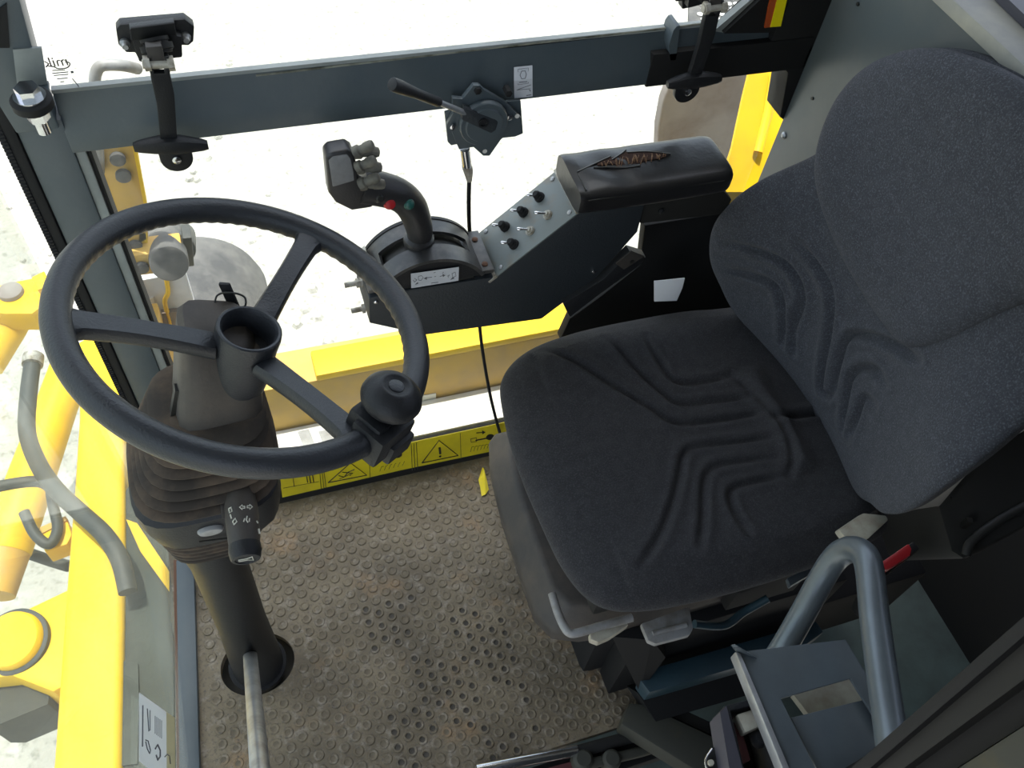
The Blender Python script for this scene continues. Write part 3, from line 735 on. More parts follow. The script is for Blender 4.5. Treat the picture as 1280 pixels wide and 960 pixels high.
MB().box((.66, .40, .33), (.80, .43, .45)).build('slide_bracket', M['frame_black'], seat, bevel=.004)
rk = [P(1049, 662, z=.63), P(1080, 641, z=.63), P(1108, 644, z=.63), P(1111, 650, z=.63), P(1085, 674, z=.63), P(1056, 672, z=.63)]
MB().prism(rk, (0, .004, -.016)).build('recline_knob', M['beige'], seat, bevel=.003)
MB().tube([P(1075, 665, z=.62), V((.84, .40, .60))], .008, n=10).build('recline_shaft', M['rubber'], seat)
MB().prism([P(818, 352, y=.895), P(856, 348, y=.895), P(853, 360, y=.895), P(846, 376, y=.895), P(818, 377, y=.895)], (0, .002, 0)).build('care_tag', M['thin_label'], seat)
# belt buckle and moulded side cover
bk = thing('belt_buckle', 'red belt buckle in the dark beside the seat', 'buckle', P(1118, 697, z=.42))
MB().prism([P(1094, 708, z=.44), P(1136, 679, z=.44), P(1140, 686, z=.44), P(1138, 694, z=.44), P(1112, 711, z=.44), P(1096, 714, z=.44)], (0, 0, -.018)).build('red_button', M['red'], bk, bevel=.003)
MB().prism([P(1080, 722, z=.425), P(1142, 676, z=.425), P(1150, 686, z=.425), P(1095, 730, z=.425)], (0, 0, -.02)).build('case', M['rubber'], bk, bevel=.004)
MB().tube([P(1090, 724, z=.42), (.96, .36, .22)], .012, n=10, sq=.4).build('strap', M['rubber'], bk)
cv = thing('side_cover', 'dark moulded plastic cover with square slots right of the seat', 'cover', (1.05, .35, .3))
ctop = [P(1172, 632, z=.50), P(1195, 608, z=.52), P(1218, 580, z=.55), P(1250, 555, z=.58), P(1300, 525, z=.60), P(1330, 640, z=.5), P(1290, 655, z=.5), P(1230, 690, z=.46), P(1205, 700, z=.45), P(1190, 690, z=.46)]
cvo = MB().prism(ctop, (.06, .10, -.25)).build('cover_shell', M['cover_grey'], cv, bevel=.012)
for u, v, s_ in ((1189, 627, 4), (1208, 654, 5), (1255, 565, 3), (1275, 592, 4)):
    q = P(u, v, z=.535 if v < 600 else .497)
    MB().obox(q, (.0035*s_/4, -.002, 0), (.002, .0035*s_/4, 0), (0, 0, .012)).build('slot', M['ink'], cv)
MB().tube(smooth_path([P(1208, 694, z=.47), P(1215, 676, z=.485), P(1250, 650, z=.51), P(1290, 628, z=.53)], 6), .008, n=10).build('cover_bead', M['cover_grey'], cv)
MB().prism([P(1154, 624, z=.53), P(1176, 607, z=.53), P(1179, 610, z=.53), P(1158, 628, z=.53)], (0, 0, -.004)).build('bright_clip', M['steel'], cv)
# dark floor and box behind the seat
rb_ = thing('rear_floor_box', 'black box section behind and below the seat', 'box', (1.05, .5, 0))
MB().box((.93, .42, -.12), (1.24, 1.0, .10)).build('box_body', M['frame_black'], rb_, bevel=.01)
MB().box((.56, .82, -.05), (.93, 1.0, .03)).build('far_ledge', M['frame_black'], rb_)
# ------------------------------------------------------------------ armrest console
con = thing('armrest_console', 'dark armrest console with sloping switch panel and torn black armrest pad', 'console', (.35, .95, .60))
yc0, yc1 = .90, 1.0
prof_px = [(461, 373), (502, 364), (622, 346), (725, 266), (806, 255), (797, 290), (746, 347), (677, 399), (530, 419), (462, 404)]
side = [P(u, v, y=yc0) for u, v in prof_px]
MB().prism(side, (0, yc1-yc0, 0)).build('housing', M['console'], con, bevel=.0025)
A0, B0 = P(622, 346, y=yc0), P(725, 266, y=yc0)
A1, B1 = A0 + V((0, yc1-yc0, 0)), B0 + V((0, yc1-yc0, 0))
ux = (B0-A0).normalized(); nn = V((-ux.z, 0, ux.x))
if nn.z < 0: nn = -nn
def slope(s, t, h=0): return A0 + (B0-A0)*s + V((0, (yc1-yc0)*t, 0)) + nn*h
swp = MB().prism([slope(-.02, -.01, .001), slope(1.0, -.01, .001), slope(1.0, 1.0, .001), slope(-.02, 1.0, .001)], nn*.003).build('switch_panel', M['plate'], con, bevel=.001)
MB().prism([slope(.97, -.012, .002), slope(1.04, -.012, .002), slope(1.04, 1.0, .002), slope(.97, 1.0, .002)], nn*.006).build('panel_lip', M['zinc'], con, bevel=.001)
MB().prism([slope(-.10, -.012, .0), slope(.0, -.012, .0), slope(.0, 1.0, .0), slope(-.10, 1.0, .0)], nn*.005).build('panel_foot', M['zinc'], con, bevel=.001)
for s_, t_ in ((.08, .08), (.08, .92), (.92, .10), (.92, .90)):
    q = slope(s_, t_, .004); MB().lathe(q, nn, [(0, .004), (.0015, .004), (.0022, .0028)], 12).build('panel_screw', M['steel'], con)
# toggle switches located on the sloping panel
def slope_at(u, v):
    d = V(ROT @ np.array([(u-640)/FPX, (v-480)/FPX, 1.0])); o = V(CAM)
    return o + d*(((A0+nn*.004-o) @ nn)/(d @ nn))
for u, v, booted in ((675, 247, 1), (655, 266, 1), (632, 284, 1), (685, 269, 0), (663, 289, 0), (643, 306, 1)):
    q = slope_at(u, v)
    sw = MB().lathe(q, nn, [(0, .0082), (.002, .0082), (.002, .0068), (.0045, .0068), (.0045, .0045), (.008, .004)] if not booted else [(0, .0088), (.003, .0088), (.004, .0070), (.006, .0078), (.008, .0062), (.011, .0068), (.015, .0045)], 16)
    sw = sw.build('toggle_switch', M['zinc'] if not booted else M['rubber'], con)
    d = (nn*.8 - ux*.75 + V((0, .25, 0))).normalized()
    MB().tube([q+nn*.006, q+nn*.006+d*.010, q+nn*.006+d*.017, q+nn*.006+d*.019], [.0018, .0022, .0030, .0018], 12).build('toggle_lever', M['chrome'], sw)
# housing screws
for u, v in ((470, 377), (742, 339)):
    MB().lathe(P(u, v, y=yc0), (0, -1, 0), [(0, .004), (.002, .004), (.003, .0025)], 12).build('housing_screw', M['chrome'], con)
# threaded studs at the front
for u, v in ((450, 353), (457, 385)):
    c = P(u+12, v-2, y=.95); e = V((-1, 0, -.02))
    st = MB().tube([c+V((.04, 0, 0)), c + e*.040], .0044, n=12).build('threaded_stud', M['zinc'], con)
    hb = MB(); hexhead(hb, c+e*.008, e, .0085, .007); hexhead(hb, c+e*.017, e, .008, .005); hb.lathe(c+e*.004, e, [(0, .0105), (.002, .0105)], 14)
    hb.build('nut', M['zinc'], st)
fp = MB().prism([P(460, 345, y=.93), P(466, 340, y=.93), P(472, 372, y=.93), P(463, 375, y=.93)], (0, .06, 0)); fp.build('front_bracket', M['zinc'], con)
# quadrant with slot
qc = V((.254, yc0, .700)); qr = .098
def arc(a, r, y): return V((qc.x + r*math.cos(a), y, qc.z + r*math.sin(a)))
a0, a1 = math.radians(28), math.radians(152)
aa = np.linspace(a0, a1, 25)
MB().prism([arc(a, qr-.003, yc0+.002) for a in aa], (0, .003, 0)).build('quadrant_face', M['plastic'], con)
cvb = MB()
ya, yb, yc_, yd = yc0, yc0+.034, yc0+.062, yc0+.096
for y0, y1 in ((ya, yb), (yc_, yd)):
    cvb.loft([[arc(a, qr, y0), arc(a, qr, y1), arc(a, qr-.006, y1), arc(a, qr-.006, y0)] for a in aa])
for s0, s1 in ((0, 3), (21, 24)):
    cvb.loft([[arc(a, qr, yb), arc(a, qr, yc_), arc(a, qr-.006, yc_), arc(a, qr-.006, yb)] for a in aa[s0:s1+1]])
MB().prism([arc(a, qr-.017, ya+.004) for a in aa], (0, .086, 0)).build('quadrant_core', M['ink'], con)
cvb.build('quadrant_cover', M['dome'], con)
MB().loft([[arc(a, qr-.012, yb), arc(a, qr-.012, yc_), arc(a, qr-.016, yc_), arc(a, qr-.016, yb)] for a in aa]).build('slot_liner', M['ink'], con)
MB().loft([[arc(a, qr+.0015, yd-.006), arc(a, qr+.0015, yd), arc(a, qr-.01, yd), arc(a, qr-.01, yd-.006)] for a in aa]).build('quadrant_rim', M['plastic'], con)
for sgn in (-1, 1):
    xx = qc.x + sgn*.088
    fl_ = MB().box((xx-.010 if sgn > 0 else xx-.012, yc0+.004, .742), (xx+.016 if sgn > 0 else xx+.010, yd, .750)).build('quadrant_flange', M['dome'], con, bevel=.002)
    for y in (.918, .975):
        MB().lathe((xx+sgn*.004, y, .750), (0, 0, 1), [(0, .005), (.002, .005), (.003, .003)], 12).build('flange_screw', M['rust'], fl_)
# label on the quadrant face
lb = MB().prism([P(513.5, 342, y=yc0-.001), P(573.5, 333.5, y=yc0-.001), P(573, 350.5, y=yc0-.001), P(514, 360, y=yc0-.001)], (0, -.0006, 0)).build('direction_label', M['paper'], con)
mb = MB(); yl = yc0-.0019
def stroke(mb, pts, w, y=yl):
    mb.tube([P(u, v, y=y) for u, v in pts], w, n=5)
for pts in ([(531, 347.5), (540, 346.5)], [(550, 345.5), (556, 344)], [(523, 345.5), (527, 344.5), (529, 347), (526, 351), (523, 350), (523, 345.5)], [(518, 348), (521, 350), (518, 353), (516.5, 350)],
            [(559, 345.5), (562, 343.5), (560, 347)], [(565, 342), (569, 340), (570, 345), (566, 347), (565, 342)], [(542, 341), (544.5, 340.5)], [(553, 341.5), (554.5, 340)], [(543, 346), (545, 345.5)], [(539, 354), (548, 352.8)]): stroke(mb, pts, .0004)
for tri in ([(530, 348), (533.5, 346), (533.5, 349.5)], [(556.5, 344), (553, 342.5), (553.6, 346)], [(519, 355.5), (523, 354), (522, 352.6)], [(563, 349.5), (568, 348), (566, 346)]):
    mb.prism([P(u, v, y=yl+.0003) for u, v in tri], (0, -.0006, 0))
mb.build('direction_symbols', M['ink_grey'], lb, smooth=False)
# armrest pad
def armpt(u, v, z): return P(u, v, z=z)
za = .925
a_t = [P(737, 246, z=za-.02), P(706, 200, z=za), P(716, 188, z=za), P(880, 168, z=za), P(898, 190, z=za), P(917, 225, z=za-.02)]
tl_, tr_ = V((.452, .995, za)), V((.70, .995, za))
xs = np.linspace(.438, .722, 30); rows = []
ysec = []
def arm_sec(x):
    # rounded rectangle section, crowned top; front end drops a little
    t = (x-.470)/.272
    y0, y1 = .886 - .003*math.sin(math.pi*t), .992
    z1_, z0_ = .897 - .002*t, .853 - .002*t
    e = min(t, 1-t)/.07; k = math.sqrt(max(0, 1-(1-min(e, 1))**2)); k = .80 + .20*k
    cy, czz = (y0+y1)/2, (z0_+z1_)/2; hy_, hz = (y1-y0)/2*k, (z1_-z0_)/2*k
    out = []
    for q in range(40):
        a = 2*math.pi*q/40; ca, sa = math.cos(a), math.sin(a); n_ = 5.0
        rr = (abs(ca)**n_ + abs(sa)**n_)**(-1/n_)
        yy, zz = ca*rr, sa*rr
        wr = .0012*math.sin(x*90+yy*3)*max(0, zz)*(t < .45)
        out.append((x, cy+hy_*yy, czz+hz*zz + wr))
    return out
padm = MB().loft([arm_sec(x) for x in np.concatenate([np.linspace(.478, .496, 8), np.linspace(.495, .715, 18), np.linspace(.722, .742, 8)])])
arm = padm.build('armrest_pad', M['leather'], con)
def on_pad(u, v, dz=0.0): return P(u, v, z=.8958+dz)
sm_ = MB(); sm_.tube(smooth_path([on_pad(714, 205), on_pad(722, 217), on_pad(733, 238)], 4), .0012, n=6)
sm_.tube([V((.49, .8845, .886)), V((.72, .8845, .884))], .0010, n=6)
sm_.build('seam', M['ink'], arm)
tear = [(724, 213), (745, 207), (757, 203), (775, 194), (800, 192), (822, 191), (838, 194), (826, 201), (800, 206), (780, 211), (760, 208), (742, 209)]
tear = [(744, 206), (757, 201), (770, 197), (780, 192), (800, 191), (822, 191), (834, 194), (826, 200), (810, 202), (797, 206), (780, 208), (760, 207), (748, 209)]
MB().prism([on_pad(u, v, -.002) for u, v in tear], (0, 0, .0035)).build('tear_lining', M['foam_dark'], arm)
hl = MB(); rt_ = random.Random(5)
for k in range(26):
    t = k/25 + rt_.uniform(-.02, .02); uu = 750 + 82*t; vm = 206 - 12*t; hw = 1.5 + 6.5*math.sin(math.pi*min(max(t*.9+.06, 0), 1))
    a, b = on_pad(uu+rt_.uniform(-2, 2), vm-hw*rt_.uniform(.5, 1.0), .0016), on_pad(uu+rt_.uniform(-3, 3), vm+hw*rt_.uniform(.3, 1.0), .0018)
    hl.tube([a, (a+b)/2+V((0, 0, .0012)), b], [.0006, rt_.uniform(.0006, .0016), .0005], n=5)
hl.build('torn_fibres', M['foam'], arm, smooth=False)
fl_ = MB()
for pts in ([(722, 215), (735, 209), (750, 202), (763, 196)], [(742, 210), (760, 209.5), (782, 210), (800, 207.5)], [(765, 200), (776, 193), (782, 188)], [(784, 191), (810, 190), (838, 193)]):
    fl_.tube(smooth_path([on_pad(u, v, .001) for u, v in pts], 4), .0018, n=8)
fl_.build('curled_vinyl_edge', M['leather'], arm)
# arm bracket at the back
MB().prism([P(806, 252, y=.905), P(905, 238, y=.905), P(915, 250, y=.905), P(906, 268, y=.905), P(800, 280, y=.905)], (0, .05, 0)).build('pad_bracket', M['dark_plastic'], con, bevel=.003)
MB().lathe(P(826, 263, y=.905), (0, -1, 0), [(0, .005), (.003, .005), (.004, .003)], 14).build('bracket_bolt', M['plastic'], con)
MB().prism([P(704, 380, y=.89), P(755, 349, y=.89), P(788, 316, y=.89), P(808, 322, y=.89), P(800, 332, y=.89), P(750, 368, y=.89), P(712, 397, y=.89)], (0, .02, 0)).build('support_arm', M['plastic'], con, bevel=.002)
MB().prism([P(770, 330, y=.888), P(790, 314, y=.888), P(806, 320, y=.888), P(780, 337, y=.888)], (0, .003, 0)).build('dusty_patch', M['dusty'], con)
MB().lathe(P(790, 327, y=.8875), (0, -1, 0), [(0, .004), (.0008, .004)], 12).build('bolt_hole', M['ink'], con)
MB().prism([P(712, 399, y=.985), P(752, 370, y=.985), P(800, 332, y=.985), P(806, 282, y=.985), P(930, 262, y=.985), P(960, 420, y=.985), P(700, 425, y=.985)], (0, .02, 0)).build('rear_mount', M['frame_black'], con, bevel=.003)

# ------------------------------------------------------------------ joystick
js = thing('joystick', 'black joystick lever with thumb rollers and red button on the armrest console', 'joystick', (.262, .948, .79))
jy = .948
path = [P(522, 318, y=jy), P(524, 300, y=jy), P(524, 285, y=jy), P(514, 258, y=jy), P(497, 243, y=jy), P(474, 236, y=jy), P(450, 232, y=jy)]
MB().tube(smooth_path(path, 6), [.0185]*7 + list(np.linspace(.0185, .0235, 12)) + list(np.linspace(.0235, .026, 17)) + [.026], 20, up=(0, 1, 0)).build('grip', M['grip'], js)
cl = MB().lathe(P(523, 312, y=jy), P(524, 290, y=jy)-P(523, 312, y=jy), [(0, .014), (.006, .022), (.020, .0245), (.026, .0235), (.030, .019)], 20).build('collar', M['grip'], js)
# head block
hn = [(407, 196), (413, 190), (435, 186), (443, 191), (448, 212), (450, 230), (470, 240), (466, 258), (440, 262), (420, 252), (411, 240)]
hd = MB().prism([P(u, v+2, y=jy-.020) for u, v in hn], (0, .028, 0)).build('head', M['grip'], js, bevel=.008, seg=3)
MB().prism([P(u, v, y=jy-.0212) for u, v in ((411, 201), (416, 196), (434, 193), (438, 198), (442, 215), (443, 226), (416, 234))], (0, .004, 0)).build('head_face', M['grip_face'], js, bevel=.0015)
for k, (u, v) in enumerate(((445, 189), (448, 208), (452, 229))):
    for w, (du, dv, ln) in enumerate(((22, -9, .030), (30, 1, .034))):
        q0 = P(u-2, v+2, y=jy-.026+w*.012); q1 = P(u+du, v+dv, y=jy-.032+w*.012)
        d = (q1-q0); d2 = d.normalized()
        ro = MB().tube([q0, q0+d*.25, q0+d*.32, q0+d*.5, q0+d*.55, q0+d*.85, q0+d*.96, q1], [.0085, .0085, .0062, .0062, .0072, .0072, .0058, .002], 14)
        ro.build('thumb_roller', M['dusty_boot'], js)
ctr = P(486, 256, y=jy-.024)
for u, v, m_, r_ in ((487, 256, 'red', .0072), (474, 249, 'ink', .0058), (511, 257, 'green', .0065)):
    q = P(u, v, y=jy-.024)
    b_ = MB().lathe(q + V((0, .008, -.002)), (.1, -1, .45), [(0, r_+.002), (.007, r_+.002), (.009, r_+.0005), (.009, r_), (.012, r_), (.0135, r_*.7)], 18)
    b_.build('button', M[m_], js)

# ------------------------------------------------------------------ steering wheel
CW = V((-.020, .674, .984)); NW = V((.315, .0315, .9485)).normalized()
wa = NW.cross(V((0, 1, 0))).normalized(); wb = NW.cross(wa)
whl = thing('steering_wheel', 'black three spoke steering wheel with a spinner knob', 'steering wheel', CW)
def wpt(r, deg, h=0.0):
    a = math.radians(deg); return CW + (wa*math.cos(a) + wb*math.sin(a))*r + NW*h
R0, rt = .1945, .0158
sec = []
NR = 300
for k in range(NR):
    a = 360*k/NR; cpt = wpt(R0, a); rad = (cpt-CW).normalized(); row = []
    for q in range(18):
        t = 2*math.pi*q/18; ct, stt = math.cos(t), math.sin(t)
        rr = rt
        if ct < -.2 and stt < .3: rr = rt*(1 - .07*(0.5+.5*math.cos(2*math.pi*k/NR*75)))
        row.append(cpt + rad*ct*rr + NW*stt*rr*1.02)
    sec.append(row)
rimb = MB(); rings = [[rimb.bm.verts.new(p) for p in row] for row in sec]
for k in range(NR):
    A_, B_ = rings[k], rings[(k+1) % NR]
    for q in range(18): rimb.bm.faces.new((A_[q], A_[(q+1) % 18], B_[(q+1) % 18], B_[q]))
rimb.build('rim', M['rim'], whl)
HB = V((0, 0, 0))
def spoke(deg, skew):
    b_ = MB()
    secs = []
    for t in np.linspace(0, 1, 14):
        r = .036 + (R0-.036)*t
        h = -.034*(1-t)**1.4 - .003
        w = .0165 - .003*math.sin(math.pi*t) + .010*max(0, t-.88)/.12*(1 if t > .88 else 0)
        th = .0115
        cpt = wpt(r, deg, h); a = math.radians(deg); tang = (-wa*math.sin(a) + wb*math.cos(a))
        row = []
        for q in range(16):
            an = 2*math.pi*q/16; ca, sa = math.cos(an), math.sin(an); n_ = 3.2
            rr = (abs(ca)**n_+abs(sa)**n_)**(-1/n_)
            y_ = sa*rr*th
            if sa > .8 and abs(ca) < .45: y_ -= .0022*(.08 < t < .9)
            row.append(cpt + tang*ca*rr*w + NW*y_)
        secs.append(row)
    b_.loft(secs); b_.build('spoke', M['rim'], whl)
for dg2 in (2.1, -122.0, 118.0): spoke(dg2, 0)
hub = MB().lathe(CW - NW*.103, NW, [(0, .030), (.004, .034), (.02, .0355), (.07, .036), (.088, .0372), (.094, .0365), (.0955, .035), (.095, .0325), (.092, .030), (.060, .029), (.058, .0)], 40)
hubo = hub.build('hub', M['rim'], whl)
MB().lathe(CW - NW*.046, NW, [(0, .0285), (.0015, .0285), (.002, .020), (.0035, .012), (.0035, .0)], 24).build('hub_recess', M['dusty'], hubo)
# spinner knob
kd = 126.0
kc = wpt(R0+.002, kd, 0)
a = math.radians(kd); kt = (-wa*math.sin(a) + wb*math.cos(a)).normalized(); kr = (kc-CW).normalized()
cb = MB().obox(kc, kt*.030, kr*.022, NW*.021); clamp = cb.build('knob_clamp', M['plastic'], whl, bevel=.006)
MB().obox(kc - kt*.012 + NW*.010 - kr*.012, kt*.011, kr*.022, NW*.016).build('clamp_jaw', M['plastic'], clamp, bevel=.005)
MB().obox(kc + kt*.010 - NW*.012 + kr*.016, kt*.020, kr*.012, NW*.014).build('clamp_jaw', M['plastic'], clamp, bevel=.005)
kq = None
d = V(ROT @ np.array([(491-640)/FPX, (493-480)/FPX, 1.0])); o = V(CAM); hk = .048
kq = o + d*(((CW+NW*hk-o) @ NW)/(d @ NW))
MB().tube([kc + NW*.008, kq - NW*.012], [.014, .013], 20).build('knob_post', M['plastic'], whl)
kn = MB().lathe(kq - NW*.020, NW, [(0, .020), (.003, .0275), (.009, .0325), (.015, .034), (.022, .0322), (.029, .0265), (.034, .0195), (.0355, .0170), (.0352, .0140), (.034, .0125), (.0338, .0)], 36)
kno = kn.build('spinner_knob', M['plastic'], whl)
MB().lathe(kq + NW*.0136, NW, [(0, .0085), (.001, .0085), (.0016, .0070)], 20).build('knob_cap', M['rim'], kno)

# ------------------------------------------------------------------ steering column
scn = thing('steering_column', 'dusty black steering column with ribbed bellows and moulded shroud', 'steering column', (hx, hy, 0))
ax = NW; jt = V((-.155, .656, .56))
top_c = CW - NW*.07
def rrect(c, u_, v_, hu, hv, n_=5.0, k=28):
    out = []
    for q in range(k):
        an = 2*math.pi*q/k; ca, sa = math.cos(an), math.sin(an); rr = (abs(ca)**n_+abs(sa)**n_)**(-1/n_)
        out.append(V(c) + V(u_)*ca*rr*hu + V(v_)*sa*rr*hv)
    return out
u_, v_ = wa, wb   # wa points forward-ish (-x), wb along -y
shp = [rrect(CW + NW*(-.035) + u_*.030 + v_*(-.034), u_, v_, .034, .036), rrect(CW + NW*(-.043) + u_*.028 + v_*(-.030), u_, v_, .042, .043)]
for h, hu, hv, su, sv in ((-.085, .047, .050, .022, -.020), (-.12, .050, .052, .017, -.008), (-.20, .052, .054, .010, -.004), (-.255, .050, .053, .006, -.002), (-.30, .046, .050, .0, 0)):
    shp.append(rrect(CW + NW*h + u_*su + v_*sv, u_, v_, hu, hv))
MB().loft(shp).build('shroud', M['dusty'], scn)
MB().tube([CW-NW*.26, jt - V((0, 0, .10))], .022, n=16).build('shaft', M['plastic'], scn)
MB().obox(CW - NW*.16 + u_*.068 + v_*.010, u_*.003, v_*.006, NW*.06).build('tilt_slot', M['ink'], scn)
MB().lathe(P(241, 486, y=.72), (-.6, -.7, .3), [(0, .005), (.003, .005), (.004, .003)], 12).build('shroud_screw', M['steel'], scn)
# bellows: stacked ribs, wide at the bottom
def ribs(c0, c1, u0, v0, u1, v1, n_, amp, rnd=3.4, k=44, wid=(V((1, 0, 0)), V((0, 1, 0)))):
    secs = []
    m_ = n_*6
    for i in range(m_+1):
        t = i/m_; c = V(c0)*(1-t) + V(c1)*t
        w = amp*(1 - abs(math.sin(math.pi*t*n_)))**1.2
        secs.append(rrect(c, wid[0], wid[1], u0*(1-t)+u1*t - w, v0*(1-t)+v1*t - w, rnd, k))
    return secs
ctr1 = P(268, 560, z=.70); ctr2 = P(262, 662, z=.52)
MB().loft(ribs((-.090, .668, .868), (-.114, .657, .768), .066, .070, .094, .098, 7, .017)).build('upper_bellows', M['bellows'], scn)
MB().tube(smooth_path([P(203, 552, z=.84), P(215, 538, z=.85), P(228, 532, z=.855), P(240, 535, z=.85)], 5), .016, n=12).build('bellows_cuff', M['bellows'], scn)
MB().lathe(V((-.060, .745, .715)), (0, 0, 1), [(0, .020), (.01, .022), (.02, .018)], 18).build('shroud_bung', M['plastic'], scn)
col_s = [rrect((-.117, .657, z_), V((1, 0, 0)), V((0, 1, 0)), hu, hv, 4.0, 40) for z_, hu, hv in ((.770, .083, .087), (.762, .091, .094), (.73, .091, .094), (.690, .084, .087))]
MB().loft(col_s).build('switch_housing', M['plastic'], scn)
MB().loft(ribs((-.119, .656, .690), (-.138, .655, .590), .084, .088, .058, .060, 5, .011)).build('lower_bellows', M['bellows'], scn)
# oval rocker switch on the housing's near side
yq = .657-.0935
ovo = P(263, 661, y=yq)
ov = MB(); ov.loft([[ovo + V((.016*math.cos(a)*s_, -h, .0085*math.sin(a)*s_)) for a in np.linspace(0, 2*math.pi, 25)[:-1]] for s_, h in ((1.0, -.004), (1.0, .003), (.85, .006), (.4, .007))])
ovs = ov.build('rocker_switch', M['grey_lever'], scn)
MB().tube([P(249, 677, y=yq-.001), P(290, 672, y=yq-.001)], .0012, n=6).build('housing_line', M['dark_plastic'], scn)
# conical tube down to the floor well
MB().lathe((hx, hy, -.03), (.015, 0, 1), [(0, .050), (.10, .047), (.25, .042), (.52, .0415), (.57, .046), (.60, .046)], 32).build('floor_tube', M['plastic'], scn)
MB().tube([P(258, 715, z=.42), P(262, 745, z=.30), P(292, 805, z=.06)], .010, n=12).build('brake_pipe', M['dusty'], scn)
MB().lathe((hx, hy, .0), (0, 0, 1), [(-.001, .056), (.003, .056), (.004, .053)], 32).build('floor_gasket', M['rubber'], scn)
# ignition key with ring
ky = thing('ignition_key', 'black ignition key with wire ring in the top of the column shroud', 'key', P(288, 378, z=.95))
kp = P(288, 384, z=.945); 
kd_ = V((-.15, .25, .95)).normalized()
MB().obox(P(287.5, 371, z=.955), V((.006, -.002, 0)), V((.001, .002, 0)), kd_*.020).build('key_bow', M['plastic'], ky, bevel=.0015)
MB().tube([kp - kd_*.03, kp], .009, n=16).build('lock_barrel', M['steel'], ky)
MB().tube(smooth_path([P(268.5, 379, z=.956), P(271, 370, z=.962), P(279, 366, z=.966), P(288, 366, z=.968), P(298, 367.5, z=.966), P(306, 372, z=.962), P(307, 381, z=.956), P(302, 386, z=.95)], 5), .0012, n=8).build('key_ring', M['ink'], ky)
# indicator stalk
stk = thing('indicator_stalk', 'dusty black indicator stalk with white symbols under the steering wheel', 'stalk', P(300, 600, z=.75))
s0, s1 = P(298, 598, y=.60), P(307, 695, y=.498)
sd = (s1-s0).normalized()
L = (s1-s0).length
MB().lathe(s0, sd, [(0, .015), (L*.15, .0165), (L*.35, .0195), (L*.55, .0200), (L*.78, .0190), (L*.92, .0175)], 28).build('stalk_body', M['dusty'], stk)
cap_o = MB().lathe(s0+sd*L*.86, sd, [(0, .0187), (L*.08, .0193), (L*.16, .0178), (L*.185, .0165), (L*.19, .013), (L*.175, .012), (L*.175, 0)], 28).build('horn_cap', M['plastic'], stk)
MB().tube(smooth_path([s0+sd*.004, s0-sd*.012+V((-.002, .004, .0)), s0-sd*.028+V((-.006, .02, -.004)), V((-.118, .640, .66))], 6), [.016-.0016*(k % 2) for k in range(19)], 18).build('rubber_boot', M['rubber'], stk)
bt_ = MB()
for k in range(5):
    bt_.lathe(s0 - sd*(.003+.0055*k) + V((-.001*k, .0015*k, 0)), -sd, [(0, .0150), (.0015, .0178), (.003, .0150)], 20)
bt_.build('boot_folds', M['rubber'], stk)
MB().obox(s0+sd*L*.30 + V((-.020, -.004, 0)), V((.004, 0, 0)), V((0, .006, 0)), sd*.009).build('washer_slider', M['dusty'], stk, bevel=.002)
def stalk_at(u, v):
    """point on the stalk's skin: closest ray hit on a cylinder around its axis"""
    d = V(ROT @ np.array([(u-640)/FPX, (v-480)/FPX, 1.0])).normalized(); o = V(CAM)
    w0 = o - s0; dp = d - sd*d.dot(sd); wp_ = w0 - sd*w0.dot(sd)
    A_ = dp.dot(dp); B_ = 2*dp.dot(wp_); C_ = wp_.dot(wp_) - .0203**2
    disc = max(B_*B_-4*A_*C_, 0)
    return o + d*((-B_-math.sqrt(disc))/(2*A_))
sy = MB()
def sline(pts, w=.0006): sy.tube([stalk_at(u, v) for u, v in pts], w, n=5)
for cx, cy in ((303, 634), (312, 633.5)):
    s_ = -1 if cx < 308 else 1
    sline([(cx-s_*3, cy-1.2), (cx, cy-1.2), (cx, cy-3), (cx+s_*3.6, cy), (cx, cy+3), (cx, cy+1.2), (cx-s_*3, cy+1.2), (cx-s_*3, cy-1.2)], .0007)
sline([(306, 648), (304.5, 652)], .0008); sline([(309, 645), (308, 650), (310, 653)], .0008); sline([(312, 648), (311.5, 652)], .0008)
sline([(286, 636), (289, 634), (290, 639), (287, 641), (286, 636)], .0009); sline([(288, 643), (289.5, 648)], .0009); sline([(291, 652), (294, 648), (296, 652), (292.5, 656), (291, 652)], .0009)
sline([(321, 651), (322.5, 654)], .0008); sline([(323.5, 661), (324.5, 667)], .0013)
sy.build('white_symbols', M['white_ink'], stk, smooth=False)
hs = MB(); hc = s0+sd*(L*1.045)
ha, hb_, _ = frame_of(sd)
hu_ = V((1, 0, 0)) - sd*sd.x; hu_.normalize(); hv_ = sd.cross(hu_)
if hv_.z > 0: hv_ = -hv_
def hp_(a, b): return hc + hu_*a - hv_*b
hs.tube([hp_(-.008, -.002), hp_(.002, -.002), hp_(.008, -.006), hp_(.008, .006), hp_(.002, .003), hp_(-.008, .003), hp_(-.008, -.002)], .0007, n=5)
hs.build('horn_symbol', M['white_ink'], cap_o, smooth=False)
# bright hand lever in front of the column
lv = thing('tilt_lever', 'bright round steel lever rising in front of the steering column', 'lever', (-.155, .64, .10))
l0, l1 = V((-.1555, .640, .125)), V((-.108, .255, .685))
l0 = P(312, 812, z=.13); l1 = P(327, 985, z=.62)
MB().tube([l0, l1], .0125, n=22).build('rod', M['steel'], lv, bevel=.002)
MB().lathe(l0, l1-l0, [(-.012, .010), (0, .012), (.002, .012)], 16).build('rod_end', M['zinc'], lv)
